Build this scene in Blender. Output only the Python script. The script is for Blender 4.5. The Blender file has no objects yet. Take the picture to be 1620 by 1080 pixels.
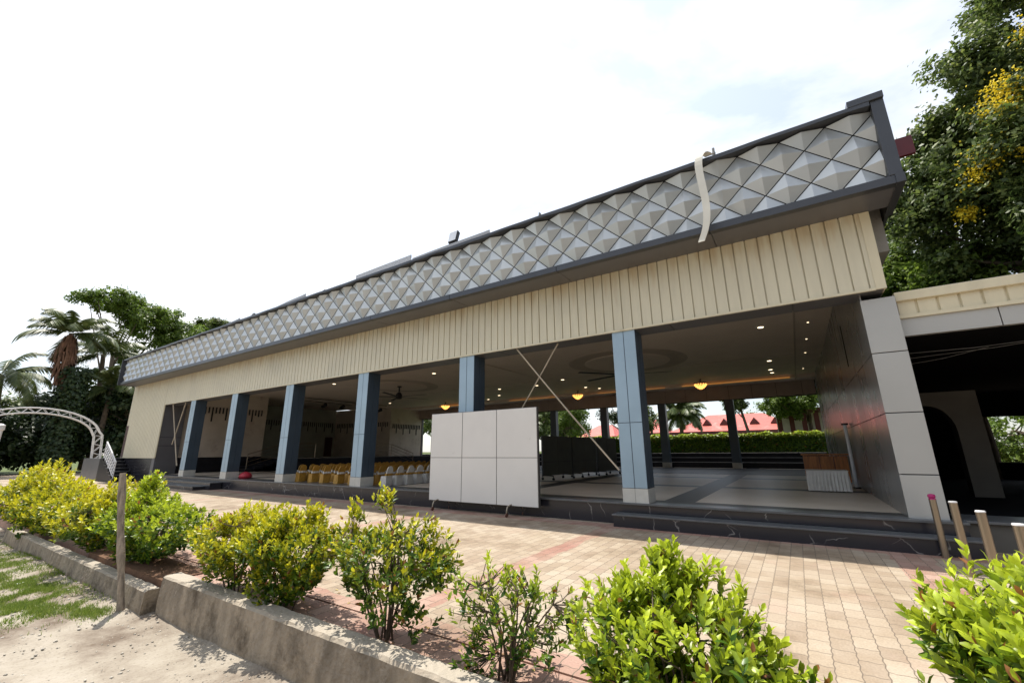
import bpy, math, random
import numpy as np
from mathutils import Vector, Matrix

SC = bpy.context.scene
COL = SC.collection
R = math.radians
rng = np.random.default_rng(7)
random.seed(7)

# ------------------------------------------------------------------ camera
YAW, PIT, ROL, FPX = -0.578292825, 0.253231944, -0.00866423839, 667.794717
f_ = Vector((math.cos(PIT)*math.sin(YAW), math.cos(PIT)*math.cos(YAW), math.sin(PIT)))
r0 = Vector((math.cos(YAW), -math.sin(YAW), 0)); u0 = r0.cross(f_)
r_ = math.cos(ROL)*r0 + math.sin(ROL)*u0
u_ = -math.sin(ROL)*r0 + math.cos(ROL)*u0
cd = bpy.data.cameras.new('camera'); cam = bpy.data.objects.new('camera', cd); COL.objects.link(cam)
cd.sensor_width = 36; cd.lens = FPX*36/1620; cd.clip_start = .05; cd.clip_end = 3000
m = Matrix.Identity(4)
for i in range(3):
    m[i][0] = r_[i]; m[i][1] = u_[i]; m[i][2] = -f_[i]
m[0][3], m[1][3], m[2][3] = 0, 0, 1.48
cam.matrix_world = m
SC.camera = cam

# ------------------------------------------------------------------ sky, sun, exposure
SUN_DIR = Vector((-.42, .085, 1)).normalized()       # towards the sun
SUN_EL = math.asin(SUN_DIR.z); SUN_AZ = math.atan2(SUN_DIR.x, SUN_DIR.y)
w = bpy.data.worlds.new('World'); SC.world = w; w.use_nodes = True
wn, wl = w.node_tree.nodes, w.node_tree.links
for n in list(wn): wn.remove(n)
wo = wn.new('ShaderNodeOutputWorld'); bg = wn.new('ShaderNodeBackground'); bg.inputs['Strength'].default_value = .1
sky = wn.new('ShaderNodeTexSky'); sky.sky_type = 'NISHITA'; sky.sun_disc = False
sky.sun_elevation = SUN_EL; sky.sun_rotation = SUN_AZ
tc = wn.new('ShaderNodeTexCoord'); mp = wn.new('ShaderNodeMapping'); mp.inputs['Scale'].default_value = (1, 1, 2.2)
mp.inputs['Location'].default_value = (3.1, 1.7, .4)
nz = wn.new('ShaderNodeTexNoise'); nz.inputs['Scale'].default_value = 1.9; nz.inputs['Detail'].default_value = 9; nz.inputs['Roughness'].default_value = .56
nz.inputs['Distortion'].default_value = .35
cr = wn.new('ShaderNodeValToRGB'); cr.color_ramp.elements[0].position = .42; cr.color_ramp.elements[1].position = .66
cr.color_ramp.elements[0].color = (.42,)*3+(1,); cr.color_ramp.elements[1].color = (1,)*3+(1,)
mx = wn.new('ShaderNodeMix'); mx.data_type = 'RGBA'
mx.inputs['B'].default_value = (8.2, 8.3, 8.4, 1)
wl.new(tc.outputs['Generated'], mp.inputs['Vector']); wl.new(mp.outputs['Vector'], nz.inputs['Vector'])
wl.new(nz.outputs['Fac'], cr.inputs['Fac']); wl.new(cr.outputs['Color'], mx.inputs['Factor'])
sg = wn.new('ShaderNodeVectorMath'); sg.operation = 'SCALE'; sg.inputs['Scale'].default_value = 1.6; wl.new(sky.outputs['Color'], sg.inputs[0]); wl.new(sg.outputs[0], mx.inputs['A']); 
nrm = wn.new('ShaderNodeVectorMath'); nrm.operation = 'NORMALIZE'; wl.new(tc.outputs['Generated'], nrm.inputs[0])
dt = wn.new('ShaderNodeVectorMath'); dt.operation = 'DOT_PRODUCT'; wl.new(nrm.outputs[0], dt.inputs[0]); dt.inputs[1].default_value = tuple(SUN_DIR)
mr = wn.new('ShaderNodeMapRange'); wl.new(dt.outputs['Value'], mr.inputs['Value']); mr.inputs['From Min'].default_value = -.45; mr.inputs['From Max'].default_value = .75
mr.inputs['To Min'].default_value = .5; mr.inputs['To Max'].default_value = 1.2
gl = wn.new('ShaderNodeVectorMath'); gl.operation = 'SCALE'; wl.new(mx.outputs['Result'], gl.inputs[0]); wl.new(mr.outputs['Result'], gl.inputs['Scale'])
wl.new(gl.outputs[0], bg.inputs['Color'])
wl.new(bg.outputs['Background'], wo.inputs['Surface'])
sl = bpy.data.lights.new('sun', 'SUN'); sl.energy = 5.0; sl.angle = R(.6); sl.color = (1, .94, .85)
so = bpy.data.objects.new('sun', sl); COL.objects.link(so)
so.rotation_euler = SUN_DIR.to_track_quat('Z', 'Y').to_euler(); so.location = (0, 0, 40)
SC.view_settings.view_transform = 'Standard'; SC.view_settings.look = 'None'
SC.view_settings.exposure = .56; SC.view_settings.gamma = 1; SC.view_settings.use_curve_mapping = False

# ------------------------------------------------------------------ material helpers
MATS = {}
def ramp(nt, fac, stops):
    c = nt.nodes.new('ShaderNodeValToRGB'); e = c.color_ramp.elements
    while len(e) < len(stops): e.new(.5)
    for k, (p, col) in enumerate(stops):
        e[k].position = p; e[k].color = tuple(col)+(1,)
    nt.links.new(fac, c.inputs['Fac']); return c.outputs['Color']
def newmat(name):
    mt = bpy.data.materials.new(name); mt.use_nodes = True; nt = mt.node_tree
    p = nt.nodes['Principled BSDF']; MATS[name] = mt
    return mt, nt, p
def scale(c, k): return tuple(min(1, v*k) for v in c)
def mat(name, col, rough=.6, metal=0, var=.12, nscale=3, bump=0, bscale=40, streak=None, spec=.5, emit=None, estr=0, dirt=None):
    """painted / plain surface: base colour broken up by object-space noise, optional vertical streaks and dirt"""
    mt, nt, p = newmat(name); N, L = nt.nodes, nt.links
    t = N.new('ShaderNodeTexCoord'); mpn = N.new('ShaderNodeMapping'); L.new(t.outputs['Object'], mpn.inputs['Vector'])
    if streak: mpn.inputs['Scale'].default_value = streak
    n = N.new('ShaderNodeTexNoise'); n.inputs['Scale'].default_value = nscale; n.inputs['Detail'].default_value = 6
    L.new(mpn.outputs['Vector'], n.inputs['Vector'])
    c = ramp(nt, n.outputs['Fac'], [(.3, scale(col, 1-var)), (.7, scale(col, 1+var))])
    if dirt:
        n3 = N.new('ShaderNodeTexNoise'); n3.inputs['Scale'].default_value = dirt[2]; n3.inputs['Detail'].default_value = 8; n3.inputs['Roughness'].default_value = .7
        L.new(t.outputs['Object'], n3.inputs['Vector'])
        f = ramp(nt, n3.outputs['Fac'], [(dirt[1], (0, 0, 0)), (dirt[1]+.18, (1, 1, 1))])
        mm = N.new('ShaderNodeMix'); mm.data_type = 'RGBA'; L.new(f, mm.inputs['Factor']); L.new(c, mm.inputs['A'])
        mm.inputs['B'].default_value = tuple(dirt[0])+(1,); c = mm.outputs['Result']
    L.new(c, p.inputs['Base Color'])
    p.inputs['Roughness'].default_value = rough; p.inputs['Metallic'].default_value = metal
    p.inputs['Specular IOR Level'].default_value = spec
    if emit:
        p.inputs['Emission Color'].default_value = tuple(emit)+(1,); p.inputs['Emission Strength'].default_value = estr
    if bump:
        b = N.new('ShaderNodeBump'); b.inputs['Strength'].default_value = bump; b.inputs['Distance'].default_value = .02
        n2 = N.new('ShaderNodeTexNoise'); n2.inputs['Scale'].default_value = bscale; n2.inputs['Detail'].default_value = 5
        L.new(t.outputs['Object'], n2.inputs['Vector']); L.new(n2.outputs['Fac'], b.inputs['Height']); L.new(b.outputs['Normal'], p.inputs['Normal'])
    return mt
def leafmat(name, greens, young=None, rough=.45, trans=.35):
    mt, nt, p = newmat(name); N, L = nt.nodes, nt.links
    g = N.new('ShaderNodeNewGeometry')
    c = ramp(nt, g.outputs['Random Per Island'], [(i/(len(greens)-1), q) for i, q in enumerate(greens)])
    if young:
        a = N.new('ShaderNodeAttribute'); a.attribute_name = 'young'
        mm = N.new('ShaderNodeMix'); mm.data_type = 'RGBA'; L.new(a.outputs['Fac'], mm.inputs['Factor'])
        L.new(c, mm.inputs['A']); mm.inputs['B'].default_value = tuple(young)+(1,); c = mm.outputs['Result']
    if young:
        q = N.new('ShaderNodeMath'); q.operation = 'MULTIPLY'; L.new(g.outputs['Random Per Island'], q.inputs[0]); q.inputs[1].default_value = 17.3
        q2 = N.new('ShaderNodeMath'); q2.operation = 'FRACT'; L.new(q.outputs[0], q2.inputs[0])
        q3 = N.new('ShaderNodeMath'); q3.operation = 'GREATER_THAN'; L.new(q2.outputs[0], q3.inputs[0]); q3.inputs[1].default_value = .975
        md = N.new('ShaderNodeMix'); md.data_type = 'RGBA'; L.new(q3.outputs[0], md.inputs['Factor']); L.new(c, md.inputs['A']); md.inputs['B'].default_value = (.28, .12, .035, 1); c = md.outputs['Result']
        tn = N.new('ShaderNodeTexCoord'); ln = N.new('ShaderNodeTexNoise'); ln.inputs['Scale'].default_value = 38; L.new(tn.outputs['Object'], ln.inputs['Vector'])
        lr = ramp(nt, ln.outputs['Fac'], [(.3, (.72,)*3), (.7, (1.12,)*3)]); me_ = N.new('ShaderNodeMix'); me_.data_type = 'RGBA'; me_.blend_type = 'MULTIPLY'; me_.inputs['Factor'].default_value = 1
        L.new(c, me_.inputs['A']); L.new(lr, me_.inputs['B']); c = me_.outputs['Result']
    L.new(c, p.inputs['Base Color']); p.inputs['Roughness'].default_value = rough; p.inputs['Specular IOR Level'].default_value = .4
    tr = N.new('ShaderNodeBsdfTranslucent'); L.new(c, tr.inputs['Color'])
    ms = N.new('ShaderNodeMixShader'); ms.inputs['Fac'].default_value = trans
    L.new(p.outputs['BSDF'], ms.inputs[1]); L.new(tr.outputs['BSDF'], ms.inputs[2])
    L.new(ms.outputs['Shader'], N['Material Output'].inputs['Surface'])
    return mt

# ------------------------------------------------------------------ mesh helpers
class MB:
    def __init__(s): s.v = []; s.f = []
    def add(s, v, f):
        o = len(s.v); s.v += [tuple(q) for q in v]; s.f += [tuple(i+o for i in q) for q in f]; return s
    def box(s, x0, y0, z0, x1, y1, z1):
        if x0 > x1: x0, x1 = x1, x0
        if y0 > y1: y0, y1 = y1, y0
        if z0 > z1: z0, z1 = z1, z0
        return s.add([(x0,y0,z0),(x1,y0,z0),(x1,y1,z0),(x0,y1,z0),(x0,y0,z1),(x1,y0,z1),(x1,y1,z1),(x0,y1,z1)],
              [(0,3,2,1),(4,5,6,7),(0,1,5,4),(1,2,6,5),(2,3,7,6),(3,0,4,7)])
    def tube(s, pts, rad, n=8, cap=True):
        pts = [Vector(p) for p in pts]; rad = rad if isinstance(rad, (list, tuple)) else [rad]*len(pts)
        base = len(s.v); up = Vector((0, 0, 1)); prev = None
        for i, p in enumerate(pts):
            d = (pts[min(i+1, len(pts)-1)]-pts[max(i-1, 0)])
            d = d.normalized() if d.length > 1e-9 else up
            if prev is None: a = d.orthogonal().normalized()
            else: a = (prev-d*prev.dot(d)); a = a.normalized() if a.length > 1e-6 else d.orthogonal().normalized()
            prev = a; b = d.cross(a)
            for k in range(n):
                t = 2*math.pi*k/n; s.v.append(tuple(p+(a*math.cos(t)+b*math.sin(t))*rad[i]))
        for i in range(len(pts)-1):
            for k in range(n):
                k2 = (k+1) % n
                s.f.append((base+i*n+k, base+i*n+k2, base+(i+1)*n+k2, base+(i+1)*n+k))
        if cap:
            s.f.append(tuple(base+k for k in reversed(range(n)))); s.f.append(tuple(base+(len(pts)-1)*n+k for k in range(n)))
        return s
    def lathe(s, prof, n=16, c=(0, 0, 0)):
        base = len(s.v)
        for r, z in prof:
            for k in range(n):
                t = 2*math.pi*k/n; s.v.append((c[0]+r*math.cos(t), c[1]+r*math.sin(t), c[2]+z))
        for i in range(len(prof)-1):
            for k in range(n):
                k2 = (k+1) % n; s.f.append((base+i*n+k, base+i*n+k2, base+(i+1)*n+k2, base+(i+1)*n+k))
        s.f.append(tuple(base+k for k in reversed(range(n)))); s.f.append(tuple(base+(len(prof)-1)*n+k for k in range(n)))
        return s
    def prism(s, poly, axis, a, b):
        """2-D polygon extruded along an axis: poly gives the two other coordinates in order"""
        n = len(poly)
        def P(q, t): return {'x': (t, q[0], q[1]), 'y': (q[0], t, q[1]), 'z': (q[0], q[1], t)}[axis]
        return s.add([P(q, a) for q in poly]+[P(q, b) for q in poly],
              [tuple(range(n)), tuple(range(2*n-1, n-1, -1))]+[(i, i+n, (i+1) % n+n, (i+1) % n) for i in range(n)])
    def build(s, name, mt, parent=None, bevel=0, smooth=False):
        me = bpy.data.meshes.new(name); me.from_pydata(s.v, [], s.f); me.validate()
        me.materials.append(mt)
        o = bpy.data.objects.new(name, me); COL.objects.link(o)
        if smooth: me.polygons.foreach_set('use_smooth', [True]*len(me.polygons))
        if parent is not None:
            o.parent = parent; o.matrix_parent_inverse = Matrix.Translation(-parent.location)
        fixn(me)
        if bevel:
            b = o.modifiers.new('bevel', 'BEVEL'); b.width = bevel; b.segments = 2; b.limit_method = 'ANGLE'; b.angle_limit = R(40)
        return o
import bmesh
def fixn(me):
    bm = bmesh.new(); bm.from_mesh(me); bmesh.ops.recalc_face_normals(bm, faces=bm.faces); bm.to_mesh(me); bm.free()
def fast_mesh(name, V, faces, mt, parent=None, smooth=False, attr=None):
    """V (n,3) array, faces list of (m,k) arrays"""
    me = bpy.data.meshes.new(name); me.vertices.add(len(V)); me.vertices.foreach_set('co', V.astype(np.float32).ravel())
    loops = np.concatenate([q.ravel() for q in faces]).astype(np.int32)
    tot = np.concatenate([np.full(len(q), q.shape[1]) for q in faces]).astype(np.int32)
    st = np.concatenate([[0], np.cumsum(tot)[:-1]]).astype(np.int32)
    me.loops.add(len(loops)); me.loops.foreach_set('vertex_index', loops)
    me.polygons.add(len(tot)); me.polygons.foreach_set('loop_start', st)
    me.update(calc_edges=True); me.validate()
    if smooth: me.polygons.foreach_set('use_smooth', [True]*len(me.polygons))
    if attr is not None:
        a = me.attributes.new('young', 'FLOAT', 'POINT'); a.data.foreach_set('value', attr.astype(np.float32))
    me.materials.append(mt)
    o = bpy.data.objects.new(name, me); COL.objects.link(o)
    if parent is not None:
        o.parent = parent; o.matrix_parent_inverse = Matrix.Translation(-parent.location)
    return o
def tag(o, label, cat, group=None, kind=None):
    if label: o['label'] = label
    if cat: o['category'] = cat
    if group: o['group'] = group
    if kind: o['kind'] = kind
    return o
def thing(name, label, cat, loc=(0, 0, 0), group=None):
    o = bpy.data.objects.new(name, None); COL.objects.link(o); o.location = loc; o.empty_display_size = .2
    return tag(o, label, cat, group)
def struct(o, label, cat): return tag(o, label, cat, None, 'structure')
def copy_tree(o, parent=None):
    c = o.copy(); COL.objects.link(c)
    if parent is not None: c.parent = parent; c.matrix_parent_inverse = o.matrix_parent_inverse.copy()
    for ch in list(o.children): copy_tree(ch, c)
    return c

# ------------------------------------------------------------------ materials
CREAM = mat('cream_cladding_paint', (.62, .565, .405), .42, 0, .06, 2.2, 0, streak=(3, 3, .5), dirt=((.40, .34, .22), .62, 1.6))
PANEL = mat('silver_diamond_panel', (.445, .47, .475), .28, .42, .07, 1.4, dirt=((.38, .38, .36), .62, 2.5))
DGREY = mat('dark_grey_composite', (.052, .056, .064), .38, .3, .12, 1.5)
MGREY = mat('grey_composite', (.13, .13, .14), .4, .2, .1, 1.2)
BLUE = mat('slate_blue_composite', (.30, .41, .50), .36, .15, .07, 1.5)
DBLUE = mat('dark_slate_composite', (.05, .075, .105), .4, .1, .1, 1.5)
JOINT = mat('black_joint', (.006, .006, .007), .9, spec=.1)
TILE = mat('pale_base_tile', (.50, .49, .45), .35, 0, .08, 6)
PILL = mat('pale_grey_composite', (.42, .42, .40), .38, .2, .05, 1)
CEIL = mat('ceiling_paint', (.66, .58, .50), .7, 0, .05, 1)
MEDAL = mat('ceiling_medallion_paint', (.46, .40, .34), .7, 0, .05, 2)
WALLIN = mat('inner_wall_paint', (.50, .44, .37), .65, 0, .12, 1.2, dirt=((.30, .22, .17), .55, .9))
WALLD = mat('stage_wall_paint', (.33, .35, .30), .65, 0, .12, 1.2)
BROWNBEAM = mat('brown_beam_panel', (.33, .27, .23), .5, 0, .08, 2)
BLACKST = mat('black_riser_stone', (.012, .012, .016), .45, 0, .3, 4, spec=.2)
NOSEL = mat('pale_nosing', (.34, .34, .33), .6)
DOORRED = mat('maroon_door_paint', (.055, .02, .018), .5)
STEEL = mat('brushed_steel', (.30, .25, .19), .3, .85, .1, 20, streak=(1, 1, .05))
WHITEM = mat('white_painted_metal', (.62, .62, .62), .4, 0, .08, 6)
BLACKM = mat('black_metal', (.01, .01, .012), .4)
CONC = mat('grey_concrete', (.24, .235, .22), .85, 0, .15, 3, .4, 30)
ROPE = mat('straw_rope', (.42, .36, .27), .8)
RUBBER = mat('rusty_caster', (.10, .04, .025), .6)
BOARD = mat('off_white_board', (.66, .64, .61), .45, 0, .035, 1.3, dirt=((.42, .40, .37), .67, 3.2))
BOARDD = mat('dark_board', (.07, .075, .06), .6)
ROOFM = mat('roof_sheet_metal', (.35, .35, .35), .5, .3, .25, 25)
ROOFD = mat('roof_dark_sheet', (.12, .12, .12), .5, .3)
RED = mat('red_sign_paint', (.09, .004, .008), .5)
STRIP = mat('pale_loose_strip', (.62, .60, .52), .5, 0, .08, 2)
GOLD = mat('golden_yellow_cloth', (.40, .215, .03), .6, 0, .2, 8, .25, 25)
WHITEC = mat('white_cloth', (.62, .60, .56), .7, 0, .06, 8, .25, 25)
WOODC = mat('orange_brown_wood', (.36, .13, .03), .45, 0, .35, 5, streak=(6, 6, .6))
POSTW = mat('weathered_post_wood', (.27, .22, .17), .85, 0, .45, 9, .8, 60, streak=(3, 3, .5), dirt=((.10, .08, .06), .6, 7))
BARK = mat('tree_bark', (.13, .10, .07), .9, 0, .3, 5, .6, 20)
TWIG = mat('shrub_stem', (.085, .06, .04), .85, 0, .3, 20)
DEADF = mat('dead_frond', (.17, .09, .055), .9, 0, .4, 3)
PLASTER = mat('dusty_plaster', (.11, .10, .085), .8, 0, .12, 2)
REDROOF = mat('red_roof_sheet', (.50, .11, .085), .5, 0, .12, 3, dirt=((.62, .3, .25), .55, .7))
HOUSEW = mat('house_wall_paint', (.5, .46, .4), .8)
MAROON = mat('maroon_post_paint', (.09, .016, .012), .6)
PINK = mat('magenta_plastic', (.35, .01, .12), .4)
REDPL = mat('red_fabric', (.42, .02, .04), .5)
WARM = mat('warm_lamp', (1, .6, .25), .5, emit=(1, .42, .10), estr=1.5)
COVE = mat('cove_light', (.9, .6, .3), .5, emit=(1, .42, .08), estr=.2)
DOWN = mat('downlight_disc', (1, .9, .8), .5, emit=(1, .78, .5), estr=2.5)
GLASSL = mat('lamp_glass', (.5, .52, .55), .15, .3)
STONEW = mat('litter_white', (.75, .75, .75), .6)
SPECK = mat('speckled_sheet', (.45, .45, .45), .5, .3, .5, 30)

def cladmat():
    mt = mat('stained_cream_cladding', (.60, .56, .42), .42, 0, .05, 2.2, 0, streak=(4, 4, .35)); nt = mt.node_tree; N, L = nt.nodes, nt.links; p = N['Principled BSDF']; old = p.inputs['Base Color'].links[0].from_socket
    t = N.new('ShaderNodeTexCoord'); mpn = N.new('ShaderNodeMapping'); mpn.inputs['Scale'].default_value = (5, 1, .5); L.new(t.outputs['Object'], mpn.inputs['Vector'])
    n = N.new('ShaderNodeTexNoise'); n.inputs['Scale'].default_value = 1.6; n.inputs['Detail'].default_value = 7; L.new(mpn.outputs['Vector'], n.inputs['Vector'])
    n2 = N.new('ShaderNodeTexNoise'); n2.inputs['Scale'].default_value = .8; n2.inputs['Detail'].default_value = 4; L.new(t.outputs['Object'], n2.inputs['Vector'])
    sx = N.new('ShaderNodeSeparateXYZ'); L.new(t.outputs['Object'], sx.inputs[0])
    # rusty run-off marks that start below the soffit
    mr = N.new('ShaderNodeMapRange'); L.new(sx.outputs['Z'], mr.inputs['Value']); mr.inputs['From Min'].default_value = 4.6; mr.inputs['From Max'].default_value = 5.6; mr.inputs['To Min'].default_value = -.25; mr.inputs['To Max'].default_value = .12
    ad = N.new('ShaderNodeMath'); ad.operation = 'ADD'; L.new(n.outputs['Fac'], ad.inputs[0]); L.new(mr.outputs['Result'], ad.inputs[1])
    f = ramp(nt, ad.outputs[0], [(.46, (0, 0, 0)), (.75, (.6,)*3)]); m_ = N.new('ShaderNodeMix'); m_.data_type = 'RGBA'; L.new(f, m_.inputs['Factor']); L.new(old, m_.inputs['A']); m_.inputs['B'].default_value = (.42, .30, .15, 1)
    f2 = ramp(nt, n2.outputs['Fac'], [(.5, (0, 0, 0)), (.75, (.35,)*3)]); m2 = N.new('ShaderNodeMix'); m2.data_type = 'RGBA'; L.new(f2, m2.inputs['Factor']); L.new(m_.outputs['Result'], m2.inputs['A']); m2.inputs['B'].default_value = (.42, .40, .32, 1)
    L.new(m2.outputs['Result'], p.inputs['Base Color']); return mt
CLAD = cladmat()
def marble(name, col, vein, lo=.49, hi=.515):
    mt, nt, p = newmat(name); N, L = nt.nodes, nt.links
    t = N.new('ShaderNodeTexCoord')
    n = N.new('ShaderNodeTexNoise'); n.inputs['Scale'].default_value = 1.5; n.inputs['Detail'].default_value = 4; n.inputs['Distortion'].default_value = .8
    L.new(t.outputs['Object'], n.inputs['Vector'])
    v = N.new('ShaderNodeTexVoronoi'); v.feature = 'DISTANCE_TO_EDGE'; v.inputs['Scale'].default_value = 1.7
    mm = N.new('ShaderNodeMix'); mm.data_type = 'RGBA'; mm.inputs['Factor'].default_value = .3
    L.new(t.outputs['Object'], mm.inputs['A']); L.new(n.outputs['Color'], mm.inputs['B']); L.new(mm.outputs['Result'], v.inputs['Vector'])
    vn = ramp(nt, v.outputs['Distance'], [(0, (1, 1, 1)), (.012, (0, 0, 0))])
    n2 = N.new('ShaderNodeTexNoise'); n2.inputs['Scale'].default_value = 3; L.new(t.outputs['Object'], n2.inputs['Vector'])
    msk = ramp(nt, n2.outputs['Fac'], [(.48, (0, 0, 0)), (.62, (1, 1, 1))])
    mu = N.new('ShaderNodeMix'); mu.data_type = 'RGBA'; mu.blend_type = 'MULTIPLY'; mu.inputs['Factor'].default_value = 1
    L.new(vn, mu.inputs['A']); L.new(msk, mu.inputs['B'])
    m2 = N.new('ShaderNodeMix'); m2.data_type = 'RGBA'; L.new(mu.outputs['Result'], m2.inputs['Factor'])
    m2.inputs['A'].default_value = tuple(col)+(1,); m2.inputs['B'].default_value = tuple(vein)+(1,)
    L.new(m2.outputs['Result'], p.inputs['Base Color']); p.inputs['Roughness'].default_value = .22
    return mt
MARBLE = marble('black_veined_marble', (.022, .022, .028), (.22, .21, .2))
NOSE = mat('step_tread_stone', (.10, .105, .11), .3, 0, .15, 5)

def hallfloor():
    mt, nt, p = newmat('polished_hall_floor'); N, L = nt.nodes, nt.links
    t = N.new('ShaderNodeTexCoord'); s = N.new('ShaderNodeSeparateXYZ'); L.new(t.outputs['Object'], s.inputs['Vector'])
    def band(out, period, off, wd):
        a = N.new('ShaderNodeMath'); a.operation = 'ADD'; a.inputs[1].default_value = off; L.new(out, a.inputs[0])
        b = N.new('ShaderNodeMath'); b.operation = 'MODULO'; b.inputs[1].default_value = period; L.new(a.outputs[0], b.inputs[0])
        c = N.new('ShaderNodeMath'); c.operation = 'LESS_THAN'; c.inputs[1].default_value = wd; L.new(b.outputs[0], c.inputs[0]); return c.outputs[0]
    bx = band(s.outputs['X'], 4.5, 47.55, .62); by = band(s.outputs['Y'], 4.4, -9.2+4.4*2-.1, .55)
    mxm = N.new('ShaderNodeMath'); mxm.operation = 'MAXIMUM'; L.new(bx, mxm.inputs[0]); L.new(by, mxm.inputs[1])
    n = N.new('ShaderNodeTexNoise'); n.inputs['Scale'].default_value = 1.2; n.inputs['Detail'].default_value = 5; L.new(t.outputs['Object'], n.inputs['Vector'])
    c = ramp(nt, n.outputs['Fac'], [(.3, (.50, .43, .34)), (.7, (.60, .53, .44))])
    mm = N.new('ShaderNodeMix'); mm.data_type = 'RGBA'; L.new(mxm.outputs[0], mm.inputs['Factor']); L.new(c, mm.inputs['A']); mm.inputs['B'].default_value = (.055, .055, .052, 1)
    L.new(mm.outputs['Result'], p.inputs['Base Color']); p.inputs['Roughness'].default_value = .4; p.inputs['Specular IOR Level'].default_value = .35
    return mt
HFLOOR = hallfloor()

def walldark():
    mt, nt, p = newmat('glossy_dark_wall_panel'); N, L = nt.nodes, nt.links
    p.inputs['Base Color'].default_value = (.22, .22, .215, 1); p.inputs['Metallic'].default_value = .35
    t = N.new('ShaderNodeTexCoord'); n = N.new('ShaderNodeTexNoise'); mpn = N.new('ShaderNodeMapping'); mpn.inputs['Scale'].default_value = (1, .5, .12)
    L.new(t.outputs['Object'], mpn.inputs['Vector']); L.new(mpn.outputs['Vector'], n.inputs['Vector']); n.inputs['Scale'].default_value = 2
    r = ramp(nt, n.outputs['Fac'], [(.3, (.25,)*3), (.7, (.33,)*3)]); L.new(r, p.inputs['Roughness'])
    return mt
DWALL = walldark()

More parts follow.
